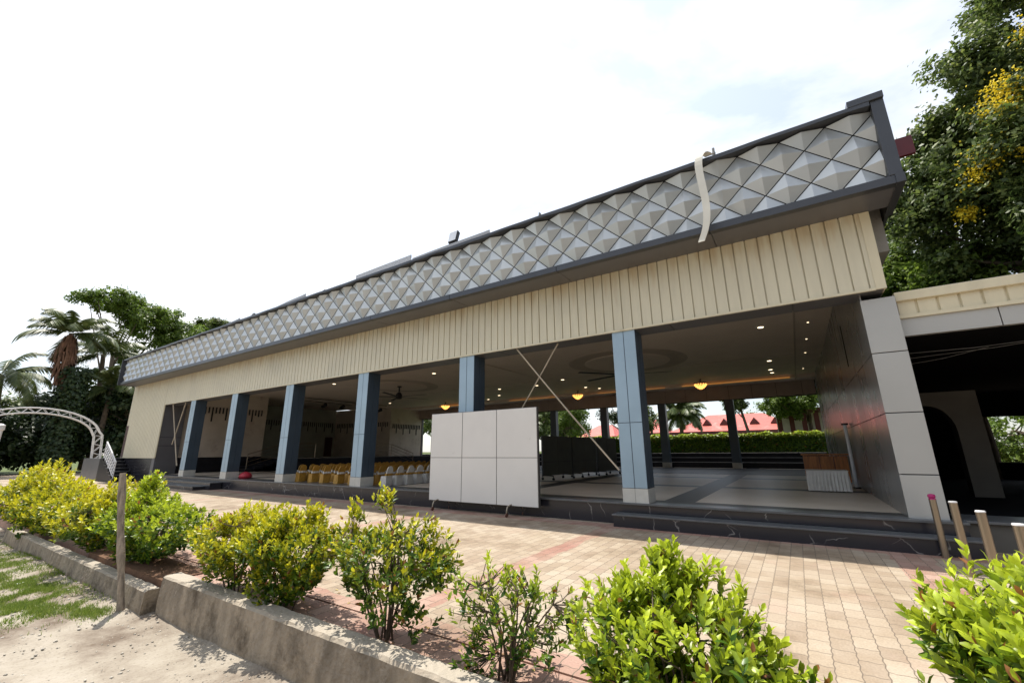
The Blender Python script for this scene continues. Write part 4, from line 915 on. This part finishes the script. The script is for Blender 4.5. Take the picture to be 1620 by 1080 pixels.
SH = [
 # label, base, cx, cy, rx, ry, z0, z1, tips, leaf, mat, young, stems, sparse
 ('golden shrub at the far left edge behind the grass', (-15.2, 2.7, 0), -15.3, 2.75, 1.8, .75, -.05, 1.15, 900, .10, LEAF_Y, 1.0, 7, False),
 ('broad golden shrub, second from the left edge', (-12.4, 2.7, 0), -12.3, 2.65, 1.25, .65, -.02, 1.04, 800, .09, LEAF_Y, .95, 7, False),
 ('golden green shrub between the broad one and the wooden post', (-10.2, 2.7, 0), -9.9, 2.65, 1.0, .55, .0, .98, 700, .085, LEAF_Y, .85, 7, False),
 ('tall leafy shrub right behind the wooden post', (-7.9, 2.62, 0), -7.95, 2.66, .95, .52, .03, .98, 900, .075, LEAF_G, .75, 8, False),
 ('dense golden shrub at the left end of the taller kerb', (-5.35, 2.62, .0), -5.5, 2.66, .66, .42, .15, .90, 700, .062, LEAF_Y, .95, 8, False),
 ('full green and gold shrub beside the tall open one', (-4.4, 2.66, 0), -4.42, 2.68, .56, .40, .10, .97, 750, .064, LEAF_Y, .7, 8, False),
 ('tall open shrub with visible brown stems in the middle of the kerb', (-3.06, 2.74, 0), -3.1, 2.74, .74, .40, .20, .98, 480, .062, LEAF_Y, .5, 13, True),
 ('small sparse shrub with thin branches between the tall and the large bright one', (-1.85, 2.74, 0), -1.82, 2.74, .50, .34, .08, .76, 170, .060, LEAF_G, .6, 11, True),
 ('large bright green shrub closest to the camera, right of centre', (-.58, 2.3, -.05), -.61, 2.3, .42, .40, .10, .95, 720, .062, LEAF_G, .85, 8, False),
 ('bright green shrub cut by the bottom right corner', (.75, 2.25, -.05), .82, 2.3, .60, .46, .22, 1.12, 950, .066, LEAF_G, .75, 8, False),
]
EX = {0: [(-17.0, 2.9, .75, .45, 120)], 1: [(-13.3, 2.4, .2, .35, 60)], 2: [(-9.2, 2.9, .9, .25, 50)], 3: [(-8.2, 2.6, 1.08, .17, 36), (-8.9, 2.8, .85, .3, 60)], 4: [(-5.0, 2.7, .8, .2, 40)], 5: [(-4.1, 2.7, .92, .14, 24)], 6: [(-3.15, 2.72, 1.10, .13, 18), (-3.6, 2.74, .95, .14, 20), (-2.4, 2.75, .62, .18, 30)], 7: [(-2.1, 2.6, .1, .14, 14), (-1.3, 2.7, .48, .1, 8)],
      8: [(-.62, 2.31, 1.0, .09, 14), (-.6, 2.3, .86, .17, 70), (-.82, 2.3, .82, .12, 30), (-.22, 2.3, .50, .22, 120), (.0, 2.32, .42, .15, 50), (-.25, 2.25, .2, .25, 90)], 9: [(.36, 2.35, .86, .12, 24), (.34, 2.3, .5, .2, 60)]}
for i, a in enumerate(SH):
    shrub(*a, seed=i*3+1, extra=EX.get(i, ()))

# trees --------------------------------------------------------------
def tree(name, label, base, trunk_top, clumps, nleaf, lsize, mt, tr=.25, limbs=True, cat='tree', group=None, flat=.75, seed=0, flowers=None):
    """clumps: list of (x, y, z, r) foliage masses"""
    g = np.random.default_rng(seed+500); root = thing(name, label, cat, base, group)
    mb = MB(); B = np.array(base, float); T = np.array(trunk_top, float)
    pts_ = [B+(T-B)*t+np.array([.15*math.sin(t*4+seed), .12*math.sin(t*3), 0])*t for t in np.linspace(0, 1, 8)]
    mb.tube(pts_, list(np.linspace(tr, tr*.55, 8)), 9)
    C_ = np.array(clumps, float)
    if limbs:
        for c in C_[::max(1, len(C_)//14)]:
            j = g.integers(4, 8); a = pts_[j]; e = c[:3]-np.array([0, 0, c[3]*.3]); m_ = (a+e)/2+g.normal(size=3)*.2-np.array([0, 0, .1*np.linalg.norm(e-a)])
            mb.tube([a*(1-t)**2+2*m_*t*(1-t)+e*t*t for t in np.linspace(0, 1, 6)], list(np.linspace(tr*.42, tr*.08, 6)), 6)
    mb.build('trunk', BARK, root, smooth=True)
    w_ = C_[:, 3]**2; cnt = np.maximum(1, (nleaf*w_/w_.sum()).astype(int)); idx = np.repeat(np.arange(len(C_)), cnt); n = len(idx)
    # each clump is itself made of sprays so the outline stays ragged
    ns = 22; sd = unit(g.normal(size=(len(C_), ns, 3))); sr = g.uniform(.45, 1.08, (len(C_), ns))
    pick = g.integers(0, ns, n); sp = sd[idx, pick]*sr[idx, pick][:, None]
    P = C_[idx, :3]+(sp*np.array([1, 1, flat])+g.normal(size=(n, 3))*.17)*C_[idx, 3][:, None]
    nd = unit(sp+np.array([0, 0, .7])+g.normal(size=(n, 3))*.6); yd = unit(g.normal(size=(n, 3))+sp+np.array([0, 0, -.3])); yd = unit(yd-nd*np.sum(yd*nd, -1, keepdims=True)); xd = np.cross(yd, nd)
    s = lsize*g.uniform(.55, 1.3, n)[:, None]
    V = np.stack([P-yd*s*.5, P+xd*s*.3, P+yd*s*.5-nd*s*.1, P-xd*s*.3], 1).reshape(-1, 3); F = np.arange(n*4).reshape(-1, 4)
    fast_mesh('crown', V, [F], mt, root)
    if flowers:
        V = []
        FC = np.array([f_[:3] for f_ in flowers]); fr = np.array([f_[3] for f_ in flowers]); m_ = 420
        q = FC[:, None]+g.normal(size=(len(FC), m_, 3))*fr[:, None, None]*.5; q = q.reshape(-1, 3); s = .035
        a = unit(g.normal(size=q.shape)); b_ = unit(np.cross(a, g.normal(size=q.shape)))
        V = np.stack([q-a*s, q+b_*s, q+a*s, q-b_*s], 1).reshape(-1, 3); fast_mesh('blossom', V, [np.arange(len(q)*4).reshape(-1, 4)], FLOW, root)
    return root
def blob(cx, cy, cz, rx, ry, rz, n, r0_, r1_, seed, shell=.5):
    g = np.random.default_rng(seed); d = unit(g.normal(size=(n, 3))); q = g.uniform(shell, 1, (n, 1)); P = d*q*np.array([rx, ry, rz])+np.array([cx, cy, cz])
    return [(p[0], p[1], p[2], g.uniform(r0_, r1_)) for p in P]
def palm(label, base, top, nf, L, seed, skirt=False, green_col=False, lw=.055, name='palm_tree', group=None, mt=None, droop=1.0):
    g = np.random.default_rng(seed); root = thing(name, label, 'palm', base, group); B, T = np.array(base, float), np.array(top, float)
    MB().tube([B+(T-B)*t+np.array([.2*math.sin(t*2.5), 0, 0]) for t in np.linspace(0, 1, 10)], list(np.linspace(.26, .17, 10)), 9).build('trunk', BARK, root, smooth=True)
    T = T+np.array([.2*math.sin(2.5), 0, 0])
    q = []; mb = MB()
    for k in range(nf):
        a = 2.4*k+g.uniform(-.2, .2); el = g.uniform(-.35, 1.25); l = L*g.uniform(.8, 1.1); d = np.array([math.cos(a), math.sin(a), 0])
        pts_ = []
        for t in np.linspace(0, 1, 22):
            th = el-droop*1.5*t*t; pts_.append((T if not pts_ else pts_[-1])+(d*math.cos(th)+np.array([0, 0, math.sin(th)]))*l/21)
        mb.tube([tuple(p) for p in pts_[::3]], list(np.linspace(.035, .008, len(pts_[::3]))), 4, False)
        s_ = np.array([-d[1], d[0], 0])
        for i in range(2, 22):
            for j in range(2):
                p = pts_[i]+(pts_[i]-pts_[i-1])*j*.5; tt = i/21; ll = l*.26*math.sin(math.pi*min(1, tt*.85+.12))**.7; f0 = unit(pts_[i]-pts_[i-1])
                for sg in (-1, 1):
                    e = p+(s_*sg*.8+f0*.55+np.array([0, 0, -.55-g.uniform(0, .35)]))*ll; wv = f0*lw; mdp = (p+e)/2+np.array([0, 0, .06*ll])
                    q.append([p-wv, mdp-wv*.9, mdp+wv*.9, p+wv]); q.append([mdp-wv*.9, e, e+wv*.1, mdp+wv*.9])
    mb.build('frond_ribs', PALML, root); q = np.array(q).reshape(-1, 3)
    fast_mesh('fronds', q, [np.arange(len(q)).reshape(-1, 4)], mt or PALML, root)
    if skirt:
        v = []; n = 420; a = g.uniform(0, 6.28, n); z = g.uniform(-5.2, -.2, n); z = z*.72; r = .28+.4*np.sin(-z/3.8*3.1)*g.uniform(.2, 1.3, n)
        P = T+np.stack([np.cos(a)*r, np.sin(a)*r, z], 1); dn = unit(np.stack([np.cos(a)*.12, np.sin(a)*.12, -np.ones(n)], 1)+g.normal(size=(n, 3))*.08); sd = unit(np.cross(dn, np.stack([np.cos(a), np.sin(a), 0*a], 1)))
        V = np.stack([P-sd*.05, P+dn*.9-sd*.04, P+dn*.9+sd*.04, P+sd*.05], 1).reshape(-1, 3); fast_mesh('dead_frond_skirt', V, [np.arange(n*4).reshape(-1, 4)], DEADF, root)
    if green_col:
        n = 5000; a = g.uniform(0, 6.28, n); z = g.uniform(.2, T[2]-2.9, n); r = .55+.5*g.random(n)
        P = np.stack([B[0]+np.cos(a)*r, B[1]+np.sin(a)*r, z], 1); nn = unit(np.stack([np.cos(a), np.sin(a), .5+0*a], 1)+g.normal(size=(n, 3))*.4); u = unit(np.cross(nn, g.normal(size=(n, 3)))); v2 = np.cross(nn, u); s = .14
        V = np.stack([P-u*s, P+v2*s*.7, P+u*s, P-v2*s*.7], 1).reshape(-1, 3); fast_mesh('climbing_vine', V, [np.arange(n*4).reshape(-1, 4)], TREE_D, root)
    return root
# left grove
tree('broad_tree', 'tall broad crowned tree rising behind the left end of the roof', (-60, 14, 0), (-60.3, 13.6, 12.0),
     blob(-61, 12.6, 17.9, 1.8, 3.4, 1.2, 24, .7, 1.15, 1)+blob(-60, 16.0, 16.2, 2.0, 3.6, 1.8, 32, .8, 1.2, 2)+blob(-59.5, 19.8, 14.3, 2, 3.0, 2.0, 24, .8, 1.3, 3)+blob(-60, 17.0, 12.6, 2, 3.4, 1.8, 16, .8, 1.2, 31), 48000, .26, TREE_L, .32, seed=1, group='trees beyond the arch')
tree('dark_tree', 'dark rounded tree just above the far roof edge', (-66, 25.5, 0), (-66, 25.5, 13.5),
     blob(-66, 24.6, 17.6, 2.2, 3.0, 2.2, 18, .8, 1.2, 4), 11000, .34, TREE_G, .3, seed=2, group='trees beyond the arch')
palm('coconut palm with a hanging skirt of brown dead fronds beyond the arch', (-49.2, 9.1, 0), (-49.6, 8.3, 11.3), 20, 3.3, 11, True, True, group='palms beyond the arch')
palm('coconut palm leaning behind the skirted palm, half hidden by it', (-54, 12.3, 0), (-53.6, 11.4, 10.6), 16, 4.0, 13, group='palms beyond the arch')
palm('low coconut palm left of the skirted palm with its crown at mid height', (-51.5, 6.0, 0), (-51.5, 5.4, 7.6), 16, 4.0, 14, group='palms beyond the arch')
palm('coconut palm at the far left edge with fronds reaching into the picture', (-47, 1.6, 0), (-47, 1.4, 7.6), 14, 3.6, 15, group='palms beyond the arch')
palm('short palm right of the skirted palm, its fronds arching toward the roof', (-50.5, 11.6, 0), (-50.5, 11.8, 7.2), 16, 3.4, 16, group='palms beyond the arch')
for k, (x, y, h, r, l, mt_) in enumerate(((-55, 2.0, 6.0, 2.6, 'round bush mass at the far left behind the golden shrubs', TREE_G), (-54, 6.8, 5.6, 2.8, 'dark undergrowth tree seen through the arch opening, left half', TREE_D), (-53, 10.8, 5.4, 2.8, 'dark undergrowth tree behind the arch, beside the skirted palm', TREE_D),
        (-50, 13.8, 9.2, 2.4, 'dark tree behind the outside staircase', TREE_D), (-48.5, 16.6, 8.8, 2.8, 'dark tree touching the left end of the hall', TREE_D), (-57, 15.5, 8.2, 3.0, 'mid green tree behind the staircase tree', TREE_G), (-62, 6.5, 8.0, 3.2, 'pale green tree far behind the skirted palm', TREE_G), (-63, .8, 7.8, 3.2, 'mid green tree far off at the left edge', TREE_G), (-58, 20.0, 9.5, 3.0, 'green tree rising over the hall corner below the broad crown', TREE_G), (-58, 12.6, 10.8, 2.6, 'mid green tree filling the gap right of the skirted palm', TREE_G), (-56.5, 9.4, 8.6, 2.2, 'dark leafy tree right behind the skirted palm trunk', TREE_D))):
    tree('undergrowth_tree', l, (x, y, 0), (x, y, h*.6), blob(x, y, h*.52, 2.4, r, h*.46, 20, .9, 1.5, 40+k, .3), 11000, .34, mt_, .18, seed=20+k, group='undergrowth trees beyond the arch')
# right trees above the annex
tree('tall_flowering_tree', 'tall tree with yellow blossom rising over the annex at the right edge', (8.5, 20, 0), (8.2, 19.6, 10),
     blob(8.6, 18.9, 11.2, 3.0, 2.4, 5.2, 46, .8, 1.35, 6)+blob(9.5, 18.6, 16.0, 2.6, 2.2, 3.0, 18, .8, 1.3, 61)+blob(5.9, 19.2, 10.4, 1.3, 1.2, 3.4, 22, .5, .85, 62)+blob(5.0, 19.4, 9.2, 1.0, 1.0, 2.2, 18, .45, .75, 63)+blob(7.6, 17.6, 8.4, 1.6, .8, 1.6, 14, .5, .8, 64), 150000, .17, TREE_G, .35, seed=6,
     flowers=[(6.7, 17.3, 11.6, .5), (6.95, 17.2, 12.2, .45), (6.2, 17.6, 10.2, .45), (5.9, 17.9, 9.6, .4), (7.8, 17.0, 13.6, .4), (7.1, 17.2, 9.9, .3), (5.6, 18.0, 8.7, .25)])
tree('dark_tree', 'darker tree low behind the annex roof beside the pillar', (5.6, 22, 0), (5.6, 22, 5.0),
     blob(5.8, 21.6, 7.4, 2.4, 1.8, 2.6, 30, .8, 1.2, 7), 55000, .17, TREE_L, .25, seed=7)
tree('vine_covered_tree', 'bright green vine covered tree at the right edge just above the annex', (7.6, 16.5, 0), (7.6, 16.5, 5.4),
     blob(7.7, 16.6, 6.6, 1.3, 1.0, 2.2, 14, .6, .95, 8), 26000, .15, TREE_L, .22, seed=8)
# trees across the road, behind the camera (seen only as dark reflections in the glossy panels)
for k, (x, y, h) in enumerate(((9, -13, 9.5), (17, -16, 11), (27, -12, 11), (0, -19, 8), (-12, -24, 8.5))):
    tree('roadside_tree', ('roadside tree across the road, behind the viewpoint, number %s from the left' % ('four', 'three', 'five', 'two', 'one')[k]) if 0 else ('roadside tree opposite the steel bollards', 'taller roadside tree beyond the one opposite the bollards', 'roadside tree opposite the annex', 'lower roadside tree opposite the white partition', 'roadside tree opposite the rows of chairs')[k],
         (x, y, -.3), (x, y, h*.55), blob(x, y, h*.6, h*.42, h*.42, h*.4, 24, 1.2, 1.9, 200+k, .3), 5000, .6, TREE_D, .3, seed=90+k, group='trees across the road')
# garden behind the hall
def hedge():
    g = np.random.default_rng(3); root = thing('clipped_hedge', 'long clipped green hedge seen through the back of the hall', 'hedge', (-6, 30, 1.2)); n = 42000
    x = g.uniform(-16, 3.2, n); face = g.random(n); y = np.where(face < .55, 29.62+g.random(n)**2*.25, g.uniform(29.7, 30.8, n)); top = 2.32+.05*np.sin(x*3)+.04*np.sin(x*7.7)
    z = np.where(face < .55, g.uniform(1.22, 2.34, n), top+g.normal(size=n)*.04)
    P = np.stack([x, y, z], 1); nn = unit(np.where(face[:, None] < .55, np.array([0, -1, .5]), np.array([0, -.2, 1]))+g.normal(size=(n, 3))*.5); u = unit(np.cross(nn, g.normal(size=(n, 3)))); v = np.cross(nn, u); s = .07
    V = np.stack([P-u*s, P+v*s*.6, P+u*s, P-v*s*.6], 1).reshape(-1, 3); yy = np.clip((z-2.05)*2.2, 0, .9)*g.uniform(.3, 1, n)
    fast_mesh('foliage', V, [np.arange(n*4).reshape(-1, 4)], LEAF_G, root, attr=np.repeat(yy, 4))
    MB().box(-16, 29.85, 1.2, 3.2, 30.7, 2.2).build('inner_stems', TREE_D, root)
hedge()
def hip_house(x0, x1, y0, y1, ze, zr, label, dormers=()):
    g = thing('red_roofed_house', label, 'house', ((x0+x1)/2, y0, 1.2), 'red roofed houses behind the hedge'); cy = (y0+y1)/2; hx = min((x1-x0)*.28, 3.5); e = .5
    MB().box(x0, y0, 1.2, x1, y1, ze-.02).build('wall', HOUSEW, g)
    r = MB().add([(x0-e, y0-e, ze), (x1+e, y0-e, ze), (x1+e, y1+e, ze), (x0-e, y1+e, ze), (x0+hx, cy, zr), (x1-hx, cy, zr)], [(0, 1, 5, 4), (1, 2, 5), (2, 3, 4, 5), (3, 0, 4), (0, 3, 2, 1)]).build('roof', REDROOF, g)
    MB().box(x0-e, y0-e-.03, ze-.35, x1+e, y0-e, ze).build('eave_board', MAROON, g)
    for dx in dormers:
        t = .42; yy = y0-e+(cy-y0+e)*t; zz = ze+(zr-ze)*t; MB().add([(dx-.55, yy-.6, zz-.15), (dx+.55, yy-.6, zz-.15), (dx, yy-.6, zz+.6), (dx, yy+.9, zz+.6), (dx-.55, yy+.3, zz-.05), (dx+.55, yy+.3, zz-.05)],
                 [(0, 1, 2), (0, 2, 3, 4), (1, 5, 3, 2), (0, 4, 5, 1), (3, 5, 4)]).build('dormer', MAROON, r)
    return g
hip_house(-13.0, .4, 58, 68, 3.6, 5.9, 'long red roofed house with small dormers behind the hedge', (-9.2, -7.2, -3.9, -1.7))
hip_house(-19.5, -14.9, 58, 66, 3.6, 5.6, 'small red roofed house left of the long dormered one')
hip_house(-27.0, -22.0, 60, 68, 3.4, 5.2, 'small red roofed house farthest left, partly behind a column')
g = thing('red_pavilion', 'maroon slatted pavilion under the tree at the right end of the hedge', 'pavilion', (0, 36, 1.2))
for x in (-.9, -.2, .5, 1.2): MB().box(x, 34.6, 1.2, x+.28, 34.9, 3.9).build('post', MAROON, g)
MB().box(-1.1, 34.4, 3.9, 2.6, 37, 4.1).build('roof', MAROON, g); MB().box(-1.0, 36.6, 1.2, 2.4, 36.7, 3.9).build('back_wall', HOUSEW, g)
palm('round headed palm beyond the long red roofed house', (-10.6, 50, 1.2), (-10.6, 50, 5.4), 40, 2.9, 21, name='date_palm', lw=.05, droop=.9)
tree('leaning_tree', 'tree with bare leaning trunk between the rear columns', (-2.3, 33.5, 1.2), (-3.3, 33.5, 5.2), blob(-3.4, 33.6, 4.8, 1.1, .8, .75, 12, .35, .55, 70), 7000, .14, TREE_G, .12, seed=30)
tree('leafy_tree', 'big leafy tree at the right behind the hedge, above the pavilion', (1.0, 35.5, 1.2), (.8, 35.5, 4.6), blob(.2, 34.2, 4.6, 2.0, 1.2, .95, 26, .4, .7, 71), 18000, .15, TREE_L, .18, seed=31)
tree('yellow_green_tree', 'bright yellow green tree behind the dark partitions', (-18.4, 38, 1.2), (-18.4, 38, 3.6), blob(-18.2, 38.4, 4.6, 1.6, 1.2, 1.9, 20, .5, .8, 72), 9000, .16, TREE_L, .15, seed=32)
tree('garden_tree', 'green tree behind the left end of the rear opening', (-22.5, 39, 1.2), (-22.5, 39, 4.0), blob(-22.5, 39, 4.8, 2.2, 1.6, 2.0, 18, .5, .9, 73), 10000, .2, TREE_G, .2, seed=33)
tree('garden_tree', 'dark green tree between the two red roofed houses', (-14.2, 42, 1.2), (-14.2, 42, 4.2), blob(-14.4, 42, 5.2, 2.0, 1.6, 2.0, 18, .5, .9, 74), 10000, .2, TREE_D, .2, seed=34)
tree('garden_tree', 'green tree left of the round headed palm', (-12.6, 46, 1.2), (-12.6, 46, 4.2), blob(-13.6, 46, 4.8, 1.4, 1.6, 1.5, 14, .5, .9, 75), 8000, .2, TREE_G, .2, seed=35)
for k, (x, y, r, h, l) in enumerate(((-6.5, 78, 4.5, 6.2, 'low rounded tree beyond the roof of the long house'), (-33, 62, 6, 10, 'tall far tree at the left of the rear opening'), (-26, 52, 4.5, 8, 'far tree behind the yellow green one'), (-44, 60, 7, 11, 'far tree behind the left rear columns'), (-60, 60, 9, 13, 'farthest left tree behind the garden'))):
    tree('distant_tree', l, (x, y, 1.2), (x, y, h*.6), blob(x, y, h*.55+.8, r, r*.7, h*.42, 20, 1, 1.8, 80+k, .3), 8000, .4, (TREE_G, TREE_D)[k % 2], .25, seed=50+k, group='distant trees behind the garden')
palm('pale stemmed small palm left of the yellow green tree', (-21.0, 34.5, 1.2), (-21.0, 34.5, 3.6), 16, 1.9, 24, name='small_palm', lw=.04)
tag(tree('garden_shrub', 'greenery showing through the opening at the back of the annex', (8.5, 30, 1.2), (8.5, 30, 2.2), blob(8.8, 29, 1.9, 2.6, 1.2, 1.6, 22, .5, .8, 90), 10000, .16, TREE_L, .1, seed=60), None, 'shrub')

# grass and stones ----------------------------------------------------
def gz(x, y): return -.3+.02*np.sin(x*1.7+y*.9)+.018*np.sin(x*.6-y*2.3)+.008*np.sin(x*5+y*6)
g = np.random.default_rng(9); n = 90000
cl_ = np.array([(-9.2, 1.75, 1.1, .28), (-11.5, 1.6, 1.4, .45), (-14.5, 1.2, 2.4, .6), (-8.0, 1.55, .6, .22), (-7.3, 1.95, .35, .12), (-13.0, .2, 1.5, .25), (-10.2, .9, 1.0, .2), (-19, 1.0, 4, .9)])
k = g.choice(len(cl_), n, p=[.2, .2, .2, .1, .05, .05, .05, .15]); x = cl_[k, 0]+g.normal(size=n)*cl_[k, 2]*.6; y = np.minimum(cl_[k, 1]+g.normal(size=n)*cl_[k, 3]*.75, 2.2); kp = (np.sin(x*9+y*4)+np.sin(x*3.1-y*11)+np.sin(x*17+y*13)*.7+g.normal(size=n)*.7) > -.1; x, y = x[kp], y[kp]; n = len(x); z = gz(x, y)
a = g.uniform(0, 6.28, n); h = g.uniform(.015, .055, n); ln = g.normal(size=(n, 2))*.02; wx, wy = np.cos(a)*.004, np.sin(a)*.004
V = np.stack([np.stack([x-wx, y-wy, z], 1), np.stack([x+wx, y+wy, z], 1), np.stack([x+ln[:, 0]+wx*.2, y+ln[:, 1]+wy*.2, z+h], 1)], 1).reshape(-1, 3)
tag(fast_mesh('grass', V, [np.arange(n*3).reshape(-1, 3)], GRASS), 'patchy short green grass at the foot of the lower kerb', 'grass', None, 'stuff')
n = 5200; x = -1-15*g.random(n)**.7; y = 2.3-np.abs(g.normal(size=n))*1.1; z = gz(x, y); s = .003+.017*g.random(n)**6+.008*(g.random(n) > .96)
D8 = np.array([(1, 0, 0), (0, 1, 0), (-1, 0, 0), (0, -1, 0), (0, 0, .7), (0, 0, -.5)], float); F8 = np.array([(0, 1, 4), (1, 2, 4), (2, 3, 4), (3, 0, 4), (1, 0, 5), (2, 1, 5), (3, 2, 5), (0, 3, 5)])
V = (np.stack([x, y, z+.002], 1)[:, None]+D8[None]*s[:, None, None]*g.uniform(.6, 1.4, (n, 6, 1))).reshape(-1, 3); F = (F8[None]+(np.arange(n)*6)[:, None, None]).reshape(-1, 3)
tag(fast_mesh('loose_gravel', V, [F], mat('gravel_stone', (.36, .33, .28), .9, 0, .4, 9)), 'loose pebbles scattered over the dirt before the kerb', 'gravel', None, 'stuff')
for (x, y, s, l) in ((-9.6, 1.75, .06, 'crumpled white litter in the grass by the lower kerb'), (-7.55, 1.72, .028, 'tiny white scrap in the grass left of the wooden post')):
    q = unit(g.normal(size=(14, 3)))*s*g.uniform(.6, 1, (14, 1)); q[:, 2] = np.abs(q[:, 2])*.6
    bmx = bmesh.new(); [bmx.verts.new(tuple(p_+np.array([x, y, float(gz(x, y))]))) for p_ in q]; bmesh.ops.convex_hull(bmx, input=bmx.verts); me = bpy.data.meshes.new('litter'); bmx.to_mesh(me); bmx.free(); me.materials.append(STONEW)
    o = bpy.data.objects.new('litter', me); COL.objects.link(o); tag(o, l, 'litter')

g = np.random.default_rng(21); n = 150; x = -8.5+9.5*g.random(n); y = 2.62+np.abs(g.normal(size=n))*.45; P = np.stack([x, y, np.full(n, .004)], 1)
a = g.uniform(0, 6.28, n); yd = np.stack([np.cos(a), np.sin(a), g.uniform(-.05, .15, n)], 1); V, F3, F4 = leaves(P, yd, np.stack([g.normal(size=n)*.25, g.normal(size=n)*.25, np.ones(n)], 1), g.uniform(.025, .05, n))
DRYL = leafmat('dry_leaf', [(.16, .08, .03), (.30, .18, .05), (.42, .33, .08)], None, .7, .1)
tag(fast_mesh('fallen_leaves', V, [F3, F4], DRYL), 'dry fallen leaves scattered on the paving under the shrubs', 'leaves', None, 'stuff')
